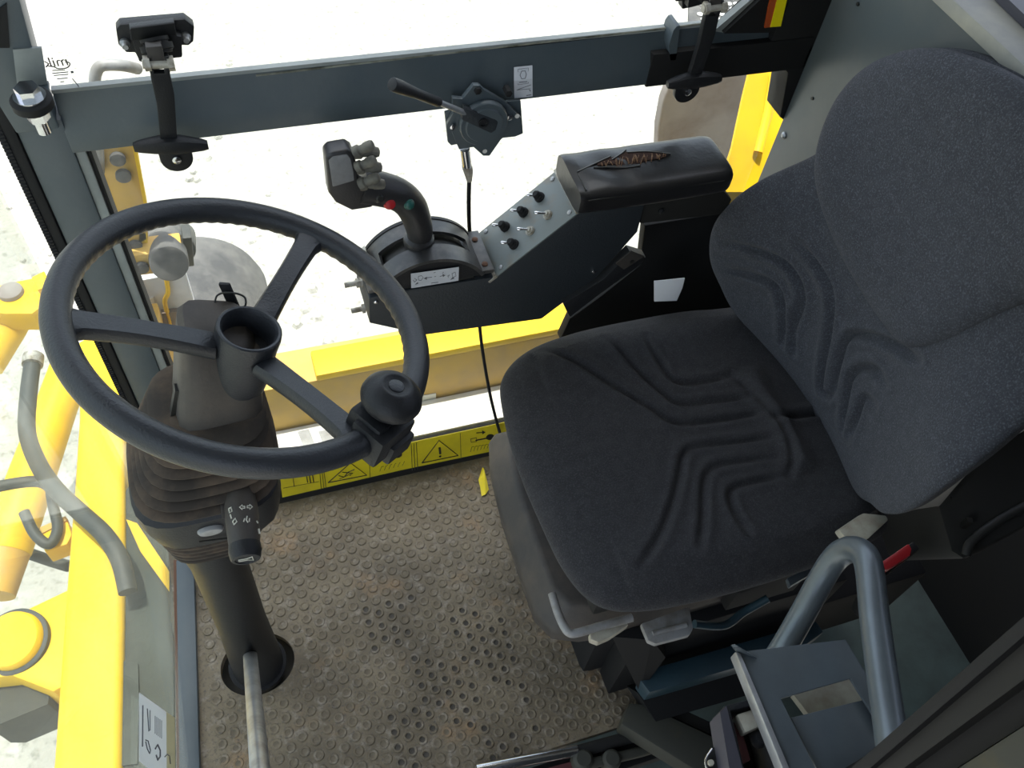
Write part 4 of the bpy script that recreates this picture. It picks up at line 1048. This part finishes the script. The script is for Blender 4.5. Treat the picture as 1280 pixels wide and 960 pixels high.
# ------------------------------------------------------------------ window latches
def latch(dx, dy, label, extra):
    """du,dv shift of the first latch in the photo, applied on the window plane"""
    A = lambda u, v, y: P(u, v, y=y) + V((dx, 0, dy))
    base = A(204, 130, YW)
    t = thing('window_latch', label, 'latch', base, 'T-handle latches on the upper window')
    yb = YW - .005
    # bracket on the glass: channel with two ears
    bp = [(145, 37), (150, 31), (231, 24), (243, 33), (242, 52), (236, 57), (227, 57), (228, 72), (175, 78), (169, 66), (158, 66), (148, 56)]
    bo = MB().prism([A(u, v, YW+.006) for u, v in bp], (0, .016, 0)).build('glass_bracket', M['plastic'], t, bevel=.002)
    top = [(146, 34), (232, 25), (220, 30), (219, 46), (164, 52), (160, 38)]
    MB().prism([A(u, v, YW-.008) for u, v in [(162, 37), (218, 30), (221, 45), (227, 46), (228, 70), (174, 77), (166, 52), (164, 51)]], (0, .014, 0)).build('bracket_channel', M['plastic'], t, bevel=.0015)
    MB().prism([A(u, v, YW-.012) for u, v in [(163, 36), (218, 29), (220, 44), (165, 51)]], (0, .004, 0)).build('channel_lip', M['frame_black'], t, bevel=.001)
    for u, v in ((156, 53), (232, 45)):
        MB().lathe(A(u, v, YW+.006), (0, -1, 0), [(0, .006), (.004, .006), (.006, .004), (.011, .0035)], 12).build('bracket_nut', M['steel'], bo)
    # bushing stack
    bs_ = MB(); c = A(197, 62, YW-.024); d_ = V((.10, -.55, -.8))
    d_.normalize()
    bs_.lathe(c - d_*.004, d_, [(-.009, .0165), (-.005, .0165), (-.0048, .0148), (-.002, .0148), (-.0018, .0190), (.005, .0190), (.006, .017), (.009, .016)], 28)
    bs_.build('rubber_bush', M['rubber'], t)
    MB().obox(A(195, 68, YW-.034), V((.009, 0, 0)), V((0, .008, 0)), V((0, 0, .015))).build('clevis', M['dusty'], t, bevel=.002)
    pn = MB().tube([A(178, 80, YW-.040), A(216, 79, YW-.040)], .0055, n=12).build('pivot_pin', M['zinc'], t)
    for u in (180, 210):
        hb = MB(); hexhead(hb, A(u, 79.5, YW-.040), (1, 0, 0), .009, .007); hb.build('pin_nut', M['zinc'], pn)
    # lever strap with fork, and T grip
    f0 = MB()
    yl_ = YW - .042
    f0.prism([A(u, v, yl_) for u, v in [(184, 72), (191, 71), (192, 84), (192, 92), (206, 92), (206, 84), (205, 71), (211, 71), (213, 95), (218, 118), (222, 176), (201, 177), (196, 130), (189, 100)]], (0, .010, 0))
    f0.build('lever_strap', M['plastic'], t, bevel=.0015)
    secs = []
    for tt in np.linspace(0, 1, 15):
        u = 167 + 93*tt; v = 184 - 3*tt - 2.0*math.sin(math.pi*tt)
        c = A(u, v, YW-.040); k = .0065 + .0050*math.sin(math.pi*min(max(tt, .0), 1.0))**1.3
        if tt in (0, 1): k *= .8
        secs.append(rrect(c, V((0, 1, 0)), V((0, 0, 1)), k*.9, k, 3.5, 16))
    MB().loft(secs).build('t_grip', M['plastic'], t)
    # keeper disc below the beam
    ku, kv = extra
    q = A(ku, kv, YW+.006)
    kp_ = MB()
    kp_.prism([q + V((.0215*math.cos(a), 0, .0215*math.sin(a))) for a in np.linspace(math.pi, 2*math.pi, 17)] + [q + V((.0215, 0, .03)), q + V((-.0215, 0, .03))], (0, .01, 0))
    kpo = kp_.build('keeper_disc', M['plastic'], t, bevel=.002)
    MB().lathe(q, (0, -1, 0), [(0, .006), (.003, .006), (.004, .004)], 14).build('keeper_screw', M['chrome'], kpo)
    return t
latch(0, 0, 'black T-handle window latch near the front pillar, nearer the steering wheel', (221, 199))
pa, pb_ = P(212, 184, y=YW-.03), P(857, 104, y=YW-.03)
lat2 = latch(pb_.x-pa.x, pb_.z-pa.z, 'black T-handle window latch in the rear corner near the armrest pad', (239, 195))
lat2.rotation_euler = (0, -.12, 0)
MB().prism([P(846, 33, y=YW-.002), P(850, 32, y=YW-.002), P(845, 75, y=YW-.002), P(838, 76, y=YW-.002), P(836, 58, y=YW-.002), P(842, 38, y=YW-.002)], (0, .03, 0)).build('latch_stop', M['frame'], beam)
# ------------------------------------------------------------------ hand throttle
th = thing('hand_throttle', 'hand throttle with round dial, angled black grip and cable on the window beam', 'throttle lever', P(600, 150, y=YW-.02))
bk_ = [(556, 141), (580, 134), (632, 127), (651, 126), (654, 167), (644, 171), (588, 177), (564, 182), (560, 178)]
yt = YW - .012
MB().prism([P(u, v, y=yt) for u, v in bk_], (0, .005, 0)).build('mount_plate', M['frame'], th, bevel=.001)
ad = [(566, 123), (578, 124), (592, 107), (600, 107), (606, 113), (632, 128), (652, 148), (648, 155), (626, 175), (612, 195), (604, 195), (592, 184), (574, 187), (570, 178), (565, 165), (558, 158), (566, 142)]
MB().prism([P(u, v, y=yt-.009) for u, v in ad], (0, .008, 0)).build('adapter_plate', M['frame'], th, bevel=.001)
dc = P(603, 151, y=yt-.010)
MB().lathe(dc, (0, -1, 0), [(0, .0365), (.008, .0365), (.010, .035), (.0102, .029), (.013, .027), (.0135, .0)], 40).build('dial_disc', M['frame'], th)
MB().prism([P(u, v, y=yt-.024) for u, v in ((581, 135), (585, 137), (620, 150), (623, 153), (620, 163), (614, 167), (577, 150))], (0, .012, 0)).build('lever_boss', M['console'], th, bevel=.002)
MB().lathe(P(604, 153, y=yt-.024), (0, -1, 0), [(0, .0075), (.003, .0075), (.003, .005), (.001, .0045), (.001, .0)], 20).build('pivot_bolt', M['plastic'], th)
arm_b = P(581, 141, y=yt-.020); arm_m = P(549, 128, y=yt-.034); arm_e = P(490, 105, y=yt-.060)
MB().tube([arm_b, arm_m], .0042, n=14).build('lever_rod', M['steel'], th)
MB().tube([arm_m, arm_m*.5+arm_e*.5, arm_m*.15+arm_e*.85, arm_e], [.0068, .0070, .0092, .0088], 18).build('lever_grip', M['plastic'], th, bevel=.002)
for u, v in ((566, 158), (637, 146)):
    MB().lathe(P(u, v, y=yt-.010), (0, -1, 0), [(0, .0048), (.003, .0048), (.004, .0025)], 14).build('plate_screw', M['chrome'], th)
for u, v in ((597, 113), (635.5, 116)):
    MB().lathe(P(u, v, y=yt-.010), (0, -1, 0), [(-.012, .0055), (.003, .0055), (.004, .003)], 6).build('plate_bolt', M['rubber'], th)
for u, v in ((646.5, 145), (606, 189)):
    MB().lathe(P(u, v, y=yt-.0098), (0, -1, 0), [(0, .0036), (.0007, .0036)], 14).build('plate_hole', M['ledge'], th)
MB().tube([P(581, 186, y=yt-.005), P(584, 209, y=yt-.005)], .0075, n=16).build('cable_ferrule', M['chrome'], th)
MB().tube([P(583.5, 207, y=yt-.005), P(584.5, 212, y=yt-.005), P(585.5, 217, y=yt-.005), P(586.5, 226, y=yt-.005)], [.0085, .0085, .0072, .0045], 6).build('cable_nut', M['zinc'], th)
cab = smooth_path([P(586.5, 224, y=yt-.005), P(586, 260, y=1.0), P(588, 300, y=1.01), P(597, 380, y=1.012), P(602, 430, y=1.012), P(611, 485, y=1.008), P(619, 520, y=1.002), P(626, 545, y=.985)], 6)
MB().tube(cab, .0035, n=10).build('throttle_cable', M['rubber'], th)
# ------------------------------------------------------------------ stickers
st1 = thing('beam_sticker', 'small white symbol sticker on the window beam beside the throttle', 'sticker', P(654, 100, y=YW))
def bz(u, v, dy=-.0012):
    """beam face: lower half upright, upper half leaning back"""
    p = P(u, v, y=YW+dy)
    if p.z <= bzm: return p
    d = V(ROT @ np.array([(u-640)/FPX, (v-480)/FPX, 1.0])); o = V(CAM); c0 = V((0, YW+dy, bzm)); n_ = V((0, -(bz1-bzm), .022)).normalized()
    return o + d*(((c0-o) @ n_)/(d @ n_))
def crease(u): return 97 - (u-640)*.118
def cr(u):
    lo_, hi_ = 80.0, 130.0
    for _ in range(40):
        m_ = (lo_+hi_)/2
        if P(u, m_, y=YW-.0012).z > bzm: lo_ = m_
        else: hi_ = m_
    return P(u, lo_, y=YW-.0012)
q = [[bz(642.5, 84), bz(665.5, 81.5)], [cr(642.4), cr(665.6)], [bz(643, 123), bz(665.8, 120.5)]]
mb = MB()
mb.grid(q); mb.build('sticker_sheet', M['paper'], st1, smooth=False)
mb = MB()
def bstroke(pts, w=.00035):
    mb.tube([bz(u, v, -.0016) for u, v in pts], w, n=5)
bstroke([(647.5, 86.5), (660.5, 85), (660.5, 104), (647.5, 106), (647.5, 86.5)]); bstroke([(652, 89), (656.5, 88.5), (658, 93), (656.5, 98), (652, 98.5), (650, 94), (652, 89)], .0005)
bstroke([(649, 103), (659, 102)], .0005); bstroke([(646, 112.5), (664, 106)]); bstroke([(646, 112.5), (663, 111)]); bstroke([(662, 112.5), (663, 114)], .0007); bstroke([(658, 119.5), (664, 118.5)], .0006)
mb.build('sticker_symbols', M['ink_grey'], st1, smooth=False)
xg = XF + .0005
st2 = thing('glass_sticker', 'white label with faded dark print on the front glass beside the floor rail', 'sticker', P(195, 910, x=xg))
MB().prism([P(174, 866, x=xg), P(207.5, 890, x=xg), P(208, 980, x=xg), P(174, 951, x=xg)], (.0006, 0, 0)).build('label_sheet', M['thin_label'], st2)
MB().prism([P(207.5, 890, x=xg), P(218, 897, x=xg), P(219, 990, x=xg), P(208, 980, x=xg)], (.0006, 0, 0)).build('label_edge', M['thin_label_old'], st2)
mb = MB(); xs_ = XF+.0016
def gst(pts, w=.0008): mb.tube([P(u, v, x=xs_) for u, v in pts], w, n=5)
gst([(178.5, 882), (178, 933)], .0011); gst([(184, 886), (186, 914)], .0010); gst([(187.5, 888), (187.5, 913)], .0007)
for k in range(5): gst([(194+k*2, 895+k*1.4), (194+k*2, 917+k*1.5)], .0005)
gst([(182, 925), (185, 926), (188, 938), (187, 942), (184, 936), (182, 927)], .0009)
gst([(194, 936), (197, 931), (200, 938), (200, 946), (197, 950), (195, 944)], .0014)
gst([(206, 946), (209, 943), (212, 945), (213, 955)], .0009)
mb.build('label_print', M['ink_grey'], st2, smooth=False)
# yellow warning strip on the sill
ws = thing('warning_strip', 'yellow warning label strip with black triangles along the far floor edge', 'label', (.2, YW-.013, .03))
ys = YW - .0135
wsb = MB().prism([P(350, 599.5, y=ys), P(500, 556, y=ys), P(640, 526, y=ys), P(640, 559, y=ys), P(500, 588, y=ys), P(353, 622, y=ys)], (0, .001, 0)).build('label_strip', M['label_yellow'], ws)
def wpx(a, b): return (340 + a*300/1280, 520 + b*120/512)
mb = MB(); yk = ys - .0004
def wst(pts, w=.0010): mb.tube([P(*wpx(a, b), y=yk) for a, b in pts], w, n=5)
for tri in (([(300, 355), (418, 250), (505, 315), (300, 355)]), ([(800, 250), (890, 130), (992, 210), (800, 250)])): wst(tri, .0016)
wst([(893, 168), (897, 200)], .0028); wst([(896, 212), (897, 216)], .003)
wst([(355, 318), (385, 325), (405, 300), (440, 285)], .0014); wst([(375, 300), (430, 305), (415, 318)], .0012); wst([(360, 335), (385, 325), (420, 308)], .0010)
wst([(520, 255), (523, 328)], .0006); wst([(742, 150), (748, 290)], .0007); wst([(756, 147), (762, 288)], .0007); wst([(770, 142), (777, 284)], .0007); wst([(1004, 92), (1008, 228)], .0006)
wst([(255, 300), (262, 390)], .0007); wst([(268, 300), (277, 388)], .0007); wst([(278, 300), (288, 385)], .0007)
wst([(112, 322), (118, 376)], .0008); wst([(60, 385), (250, 350)], .0006); wst([(183, 312), (190, 355)], .0012); wst([(198, 310), (206, 355)], .0012); wst([(215, 308), (222, 352)], .0012)
wst([(600, 225), (660, 210)], .0020); wst([(1085, 130), (1150, 117)], .0020); wst([(1060, 122), (1090, 116), (1092, 136), (1062, 140), (1060, 122)], .0008); wst([(570, 236), (598, 228), (598, 240)], .0008)
for cx, cy in ((672, 208), (1163, 112)):
    mb.prism([P(*wpx(cx+22*math.cos(a), cy+15*math.sin(a)-3*math.cos(a)), y=yk) for a in np.linspace(0, 2*math.pi, 15)[:-1]], (0, -.0006, 0))
wst([(1090, 90), (1125, 87)], .0014); mb.prism([P(*wpx(a, b), y=yk) for a, b in ((1120, 76), (1138, 86), (1122, 98))], (0, -.0006, 0))
for k in range(6):
    wst([(575+k*24, 295-k*6), (585+k*24, 270-k*5), (596+k*22, 268-k*5)], .0006); wst([(1058+k*18, 192-k*4), (1066+k*18, 165-k*3), (1078+k*18, 163-k*3)], .0006)
mb.build('warning_symbols', M['ink'], wsb, smooth=False)
tg = thing('torn_label_scrap', 'torn scrap of yellow label lying on the floor by the far seat corner', 'scrap', P(604, 600, z=.006))
MB().loft([[P(598, 600, z=.010), P(603, 584, z=.012), P(605, 586, z=.02)], [P(600, 608, z=.006), P(606, 600, z=.016), P(609, 602, z=.012)], [P(602, 620, z=.006), P(607, 618, z=.010), P(611, 612, z=.007)]]).build('scrap', M['label_yellow'], tg, smooth=False)

# ------------------------------------------------------------------ outside the right-hand window
ro = thing('running_plate', 'white painted ledge outside the lower side window', 'ledge', (.2, 1.1, .06))
MB().box((-.18, 1.056, .03), (.95, 1.148, .068)).build('plate', M['ledge'], ro, bevel=.004)
for u in (372, 398): MB().prism([P(u, 540, z=.070), P(u+14, 537, z=.070), P(u+30, 575, z=.070), P(u+16, 580, z=.070)], (0, 0, .002)).build('reflection_stripe', M['steel'], ro)  # grey strips laid on the ledge to imitate a reflection
yb_ = thing('side_rail', 'yellow box rail with shade-toned near face outside the lower side window', 'rail', (.4, 1.2, .1))
MB().box((-.06, 1.152, -.30), (.95, 1.25, .220)).build('rail_face', M['ochre'], yb_, bevel=.008)  # near side of the yellow rail, shade put into the ochre colour
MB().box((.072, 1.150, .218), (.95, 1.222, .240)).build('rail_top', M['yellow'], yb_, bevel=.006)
MB().prism([P(478, 515, y=1.149), P(500, 500, y=1.149), P(545, 492, y=1.149), P(545, 500, y=1.149)], (0, .002, 0)).build('worn_patch', M['ledge'], yb_)
fin = thing('yellow_fin', 'bright yellow upright plate behind the rear corner of the side window', 'plate', P(945, 170, y=1.16))
ft, fbm = 1.36, 1.17
e0_, e1_ = P(900, 240, y=fbm), P(968, 240, y=fbm)
MB().prism([P(941, 72, y=ft), P(1020, 72, y=ft), P(1012, 125, y=1.30), P(992, 190, y=1.22), e1_, V((e1_.x, fbm, .242)), V((e0_.x, fbm, .242)), e0_, P(914, 190, y=1.22), P(928, 125, y=1.30)], (.004, .012, .0)).build('plate', M['yellow'], fin, smooth=False)
MB().tube([P(968, 92, y=1.33), P(960, 140, y=1.278), P(948, 190, y=1.215)], .010, n=10, sq=.5).build('pressed_rib', M['yellow'], fin)
mg = thing('mudguard', 'dusty grey rounded mudguard outside behind the armrest pad', 'mudguard', P(880, 150, y=1.35))
mp = [P(u, v, y=1.60) for u, v in ((848, 92), (838, 104), (829, 128), (823, 160), (822, 185), (830, 280), (960, 280), (960, 88))]
MB().prism(mp, (0, .03, 0)).build('guard', M['mud'], mg, bevel=.006, seg=3)
pp = thing('perforated_plate', 'black perforated step plate outside the rear of the upper window', 'step plate', P(905, 10, y=1.5))
zp = .55
o4 = [P(860, 60, z=zp), P(862, -15, z=zp), P(960, -25, z=zp), P(950, 60, z=zp)]
ppb = MB().prism(o4, (0, 0, -.012)).build('tread_plate', M['tyre'], pp)
cells = [(875+i*9+(j % 2)*4.5, -8+j*6.5) for i in range(8) for j in range(8)]
for u, v in cells:
    c = P(u, v, z=zp+.001)
    MB().lathe(c, (0, 0, 1), [(0, .0085), (.0015, .0085), (.002, .0065)], 8).build('hole_rim', M['ledge'], ppb)
rf = thing('reflector', 'yellow and amber reflector in the rear corner above the window beam', 'reflector', P(970, 15, y=1.0))
MB().prism([P(974, -10, y=YW-.004), P(986, -10, y=YW-.004), P(976, 33, y=YW-.004), P(963, 34, y=YW-.004)], (0, .004, 0)).build('yellow_band', M['bright_yellow'], rf)
MB().prism([P(966, -10, y=YW-.003), P(974, -10, y=YW-.003), P(963, 34, y=YW-.003), P(956, 35, y=YW-.003), P(961, 8, y=YW-.003)], (0, .003, 0)).build('amber_band', M['orange'], rf)
mr = thing('mirror_bracket', 'bent grey tube bracket outside near the front of the upper window', 'bracket', P(125, 100, y=1.35))
MB().tube(smooth_path([P(124, 215, y=1.312), P(122, 170, y=1.305), P(121, 140, y=1.30), P(119, 110, y=1.30), P(119, 95, y=1.30), P(124, 84, y=1.30), P(135, 81, y=1.30), P(155, 82, y=1.30), P(172, 86, y=1.32)], 6), .009, n=14).build('tube', M['grey_lever'], mr)

# hydraulic linkage outside the front pillar
hl_ = thing('loader_linkage', 'dusty yellow hinge linkage with black motor outside the front of the side window', 'linkage', P(190, 330, y=1.3))
yh = 1.32
MB().prism([P(119, 180, y=yh), P(167, 180, y=yh), P(181, 250, y=yh), P(186, 300, y=yh), P(150, 318, y=yh), P(138, 250, y=yh)], (0, .05, 0)).build('upright_plate', M['ochre'], hl_, bevel=.004)
MB().prism([P(165, 180, y=yh-.002), P(170, 180, y=yh-.002), P(185, 262, y=yh-.002), P(181, 262, y=yh-.002)], (0, .03, 0)).build('bright_edge', M['yellow'], hl_)
MB().prism([P(150, 322, y=yh-.03), P(228, 312, y=yh-.03), P(232, 338, y=yh-.03), P(154, 348, y=yh-.03)], (0, .05, 0)).build('link_bar', M['ochre'], hl_, bevel=.006)
MB().prism([P(150, 340, y=yh-.01), P(172, 345, y=yh-.01), P(176, 395, y=yh-.01), P(165, 392, y=yh-.01)], (0, .04, 0)).build('link_arm', M['ochre'], hl_, bevel=.006)
for u, v in ((147, 197), (154, 218), (157, 334), (177, 333), (169, 306)):
    MB().lathe(P(u, v, y=yh-.032 if v > 310 else yh-.001), (0, -1, 0), [(0, .013), (.008, .013), (.010, .008)], 16).build('pivot_bolt', M['tyre'], hl_)
MB().prism([P(174, 292, y=yh), P(184, 291, y=yh), P(185, 312, y=yh), P(174, 313, y=yh)], (0, .04, 0)).build('yellow_stay', M['yellow'], hl_)
mt_ = MB().tube([P(212, 330, y=yh-.06), P(205, 295, y=yh+.10)], [.035, .040], 28).build('motor_body', M['tyre'], hl_, bevel=.004)
MB().tube([P(225, 312, y=yh+.02), P(226, 294, y=yh+.14)], .030, 24).build('motor_flange', M['hose'], hl_, bevel=.004)
MB().prism([P(228, 298, y=yh), P(240, 297, y=yh), P(243, 333, y=yh), P(231, 334, y=yh)], (0, .04, 0)).build('motor_bracket', M['hose'], hl_, bevel=.003)
whl2 = thing('tyre', 'dusty grey tyre seen through the side window beside the column shroud', 'tyre', P(255, 350, y=1.45))
tc_ = P(243, 375, y=1.62)
MB().lathe(tc_ + V((0, .02, -.10)), (0, 1, 0), [(-.16, .08), (-.16, .13), (-.14, .17), (-.10, .185), (.10, .185), (.14, .17), (.16, .13), (.16, .08)], 40).build('tyre_body', M['tyre'], whl2, bevel=.01)
pn_ = thing('pale_cover', 'pale blue grey cover panel outside behind the steering wheel spoke', 'panel', P(205, 370, y=1.34))
yp = 1.36
MB().prism([P(168, 352, y=yp), P(232, 340, y=yp), P(248, 395, y=yp), P(250, 420, y=yp), P(178, 420, y=yp)], (0, .02, 0)).build('cover', M['paper'], pn_, bevel=.003)
MB().prism([P(171, 380, y=yp-.004), P(192, 372, y=yp-.004), P(196, 400, y=yp-.004), P(178, 406, y=yp-.004)], (0, .01, 0)).build('white_patch', M['ledge'], pn_)
MB().tube(smooth_path([P(207, 344, y=yp-.008), P(210, 365, y=yp-.008), P(206, 378, y=yp-.008), P(212, 400, y=yp-.008), P(216, 420, y=yp-.008)], 5), .005, n=10).build('yellow_cable', M['yellow'], pn_)
MB().prism([P(202, 392, y=yp-.012), P(222, 390, y=yp-.012), P(232, 440, y=yp-.012), P(212, 445, y=yp-.012)], (0, .03, 0)).build('brown_strap', M['mud'], pn_)
yb2 = thing('cylinder_foot', 'small dusty yellow bracket low outside between pillar and column', 'bracket', P(200, 460, y=1.3))
MB().prism([P(176, 408, y=1.27), P(200, 405, y=1.27), P(208, 430, y=1.3), P(224, 470, y=1.3), P(206, 480, y=1.3), P(190, 450, y=1.3)], (0, .06, 0)).build('bracket', M['ochre'], yb2, bevel=.005)
MB().prism([P(222, 478, y=1.28), P(236, 474, y=1.28), P(240, 545, y=1.28), P(232, 545, y=1.28)], (0, .05, 0)).build('ochre_stay', M['ochre'], yb2, bevel=.003)

# ------------------------------------------------------------------ outside the front glass
fb = thing('front_beam', 'thick bright yellow front frame beam outside the front glass', 'beam', (-.43, .9, -.2))
zb_ = -.14
MB().prism([P(55, 1010, z=zb_), P(66, 955, z=zb_), P(82, 735, z=zb_), P(92, 610, z=zb_), P(98, 520, z=zb_), P(96, 425, z=zb_), P(140, 410, z=zb_), P(154, 520, z=zb_), P(155, 700, z=zb_), P(150, 1010, z=zb_)], (0, 0, -.22)).build('beam_box', M['yellow'], fb, bevel=.018, seg=3)
MB().prism([P(118, 1010, z=zb_-.055), P(130, 500, z=zb_-.055), P(158, 500, z=zb_-.055), P(158, 1010, z=zb_-.055)], (0, 0, -.2)).build('beam_flange', M['ochre'], fb, bevel=.012)
MB().prism([P(102, 430, z=-.10), P(128, 420, z=-.10), P(150, 480, z=-.10), P(155, 520, z=-.10), P(110, 470, z=-.10)], (0, 0, -.05)).build('far_gusset', M['yellow'], fb, bevel=.006)
sk = thing('front_skirt', 'dirty grey green sheet between yellow beam and floor rail', 'sheet', (-.33, .7, -.1))
MB().prism([P(150, 1010, z=-.16), P(154, 620, z=-.16), P(165, 600, z=-.16), P(215, 660, z=-.16), P(218, 1010, z=-.16)], (0, 0, -.02)).build('sheet', M['skirt'], sk)
MB().prism([P(158, 650, z=-.155), P(172, 655, z=-.155), P(212, 715, z=-.155), P(212, 740, z=-.155), P(176, 690, z=-.155)], (0, 0, .004)).build('yellow_stripe', M['yellow'], sk)
MB().prism([P(133, 840, z=-.155), P(148, 825, z=-.155), P(173, 830, z=-.155), P(174, 880, z=-.155), P(172, 955, z=-.155), P(135, 960, z=-.155)], (0, 0, .003)).build('dark_stain', M['skirt'], sk)
pv = thing('pivot_pin', 'large yellow round pivot pin with bracket at the left picture edge', 'pin', P(15, 800, z=-.10))
zv = -.16
MB().prism([P(-30, 790, z=zv), P(25, 765, z=zv), P(88, 735, z=zv), P(84, 855, z=zv), P(66, 865, z=zv), P(15, 845, z=zv), P(-30, 850, z=zv)], (0, 0, -.18)).build('pin_bracket', M['yellow'], pv, bevel=.008)
cpin = P(14, 800, z=zv+.02)
pv_ax = (-.12, -.10, 1)
MB().lathe(cpin, pv_ax, [(-.10, .066), (-.012, .066), (-.010, .062), (.004, .060), (.008, .056)], 40).build('pin_head', M['yellow'], pv)
MB().lathe(cpin + V((.0, -.0, -.004)), pv_ax, [(-.02, .071), (-.008, .071), (-.006, .067)], 40).build('pin_seal', M['hose'], pv)
MB().prism([P(-20, 850, z=-.22), P(62, 855, z=-.22), P(60, 880, z=-.22), P(0, 905, z=-.22), P(-20, 905, z=-.22)], (0, 0, -.15)).build('bracket_side', M['olive'], pv)
MB().prism([P(20, 880, z=-.40), P(66, 860, z=-.40), P(68, 895, z=-.40), P(25, 900, z=-.40)], (0, 0, -.05)).build('dark_underside', M['rubber'], pv)
ram = thing('lift_ram', 'yellow hydraulic lift cylinder slanting up at the left edge', 'hydraulic cylinder', P(20, 640, z=-.35))
MB().tube([P(8, 690, z=-.45), P(38, 600, z=-.42), P(70, 510, z=-.40), P(92, 450, z=-.38)], [.060, .060, .056, .056], 28).build('cylinder_barrel', M['yellow'], ram, bevel=.004)
MB().tube([P(-5, 745, z=-.46), P(8, 690, z=-.45)], [.045, .058], 24).build('cylinder_foot', M['ochre'], ram)
ram2 = thing('tilt_ram', 'yellow cylinder end with dark hinge bolt at the left edge, level with the wheel rim', 'hydraulic cylinder', P(20, 370, z=-.2))
MB().prism([P(-30, 362, z=-.3), P(15, 352, z=-.3), P(45, 346, z=-.3), P(62, 346, z=-.3), P(66, 372, z=-.3), P(40, 392, z=-.3), P(5, 392, z=-.3), P(-30, 388, z=-.3)], (0, 0, -.08)).build('hinge_eye', M['yellow'], ram2, bevel=.01)
MB().lathe(P(14, 366, z=-.298), (0, 0, 1), [(0, .036), (.012, .034), (.02, .02)], 24).build('hinge_bolt', M['mud'], ram2)
MB().prism([P(42, 352, z=-.29), P(58, 344, z=-.29), P(66, 362, z=-.29), P(50, 368, z=-.29)], (0, 0, .02)).build('yellow_lug', M['yellow'], ram2, bevel=.004)
MB().tube([P(-20, 455, z=-.42), P(10, 410, z=-.40), P(22, 390, z=-.40)], [.055, .052, .05], 24).build('ram_barrel', M['yellow'], ram2)
MB().tube([P(8, 400, z=-.42), P(34, 392, z=-.42)], [.05, .045], 20).build('ram_gland', M['mud'], ram2)
hs_specs = [
 ('thick grey hydraulic hose dropping past the lift cylinder and over the yellow beam', [(42, 445), (36, 490), (34, 540), (48, 580), (70, 612), (100, 640), (130, 668), (150, 700), (160, 740)], .02, -.10),
 ('grey hose leaving the left edge level with the column bellows', [(-20, 612), (20, 604), (48, 602), (62, 608)], .014, -.155),
 ('grey hose looping between lift cylinder and beam, nearer the lower end', [(62, 600), (66, 630), (72, 660), (62, 680), (44, 668), (30, 640)], .013, -.245),
 ('pale looping hose beside the beam behind the upper wheel rim', [(88, 510), (76, 535), (68, 560), (62, 590), (70, 615)], .012, -.56),
 ('dark hose running low from the cylinder foot to the beam', [(-10, 680), (30, 690), (60, 700), (86, 708)], .016, -.55),
]
for lab, pts, r_, z_ in hs_specs:
    hh = thing('hydraulic_hose', lab, 'hose', P(*pts[0], z=z_), 'hydraulic hoses outside the front glass')
    MB().tube(smooth_path([P(u, v, z=z_ - .02*math.sin(i*.7)) for i, (u, v) in enumerate(pts)], 6), r_, n=14).build('hose', M['hose'], hh)
    MB().tube([P(*pts[0], z=z_), P(pts[0][0]*.75+pts[1][0]*.25, pts[0][1]*.75+pts[1][1]*.25, z=z_)], r_*1.25, n=14).build('hose_fitting', M['zinc'], hh)
clp = thing('hose_clamp_bracket', 'small yellow bracket holding hoses against the beam', 'bracket', P(70, 672, z=-.3))
MB().prism([P(48, 668, z=-.28), P(84, 650, z=-.28), P(90, 668, z=-.28), P(84, 680, z=-.28), P(56, 690, z=-.28)], (0, 0, -.06)).build('bracket', M['yellow'], clp, bevel=.005)
MB().prism([P(48, 660, z=-.275), P(82, 645, z=-.275), P(84, 650, z=-.275), P(50, 668, z=-.275)], (0, 0, -.02)).build('worn_edge', M['ochre'], clp)
# loose stones on the ground in view
st_ = MB(); rs = np.random.default_rng(3)
for k in range(260):
    x, y = rs.uniform(-2.6, .3), rs.uniform(.4, 4.5); r_ = rs.uniform(.008, .03)
    b_ = [V((x, y, ZG)) + V((r_*math.cos(a)*rs.uniform(.7, 1.2), r_*math.sin(a)*rs.uniform(.7, 1.2), 0)) for a in np.linspace(0, 2*math.pi, 7)[:-1]]
    t_ = [V((x, y, ZG+r_*.6)) + (p-V((x, y, ZG)))*.55 for p in b_]
    st_.loft([b_, t_])
so = st_.build('gravel_stones', M['ground'], None, smooth=False); so['kind'] = 'stuff'; so['label'] = 'loose pale stones scattered on the ground'; so['category'] = 'stones'
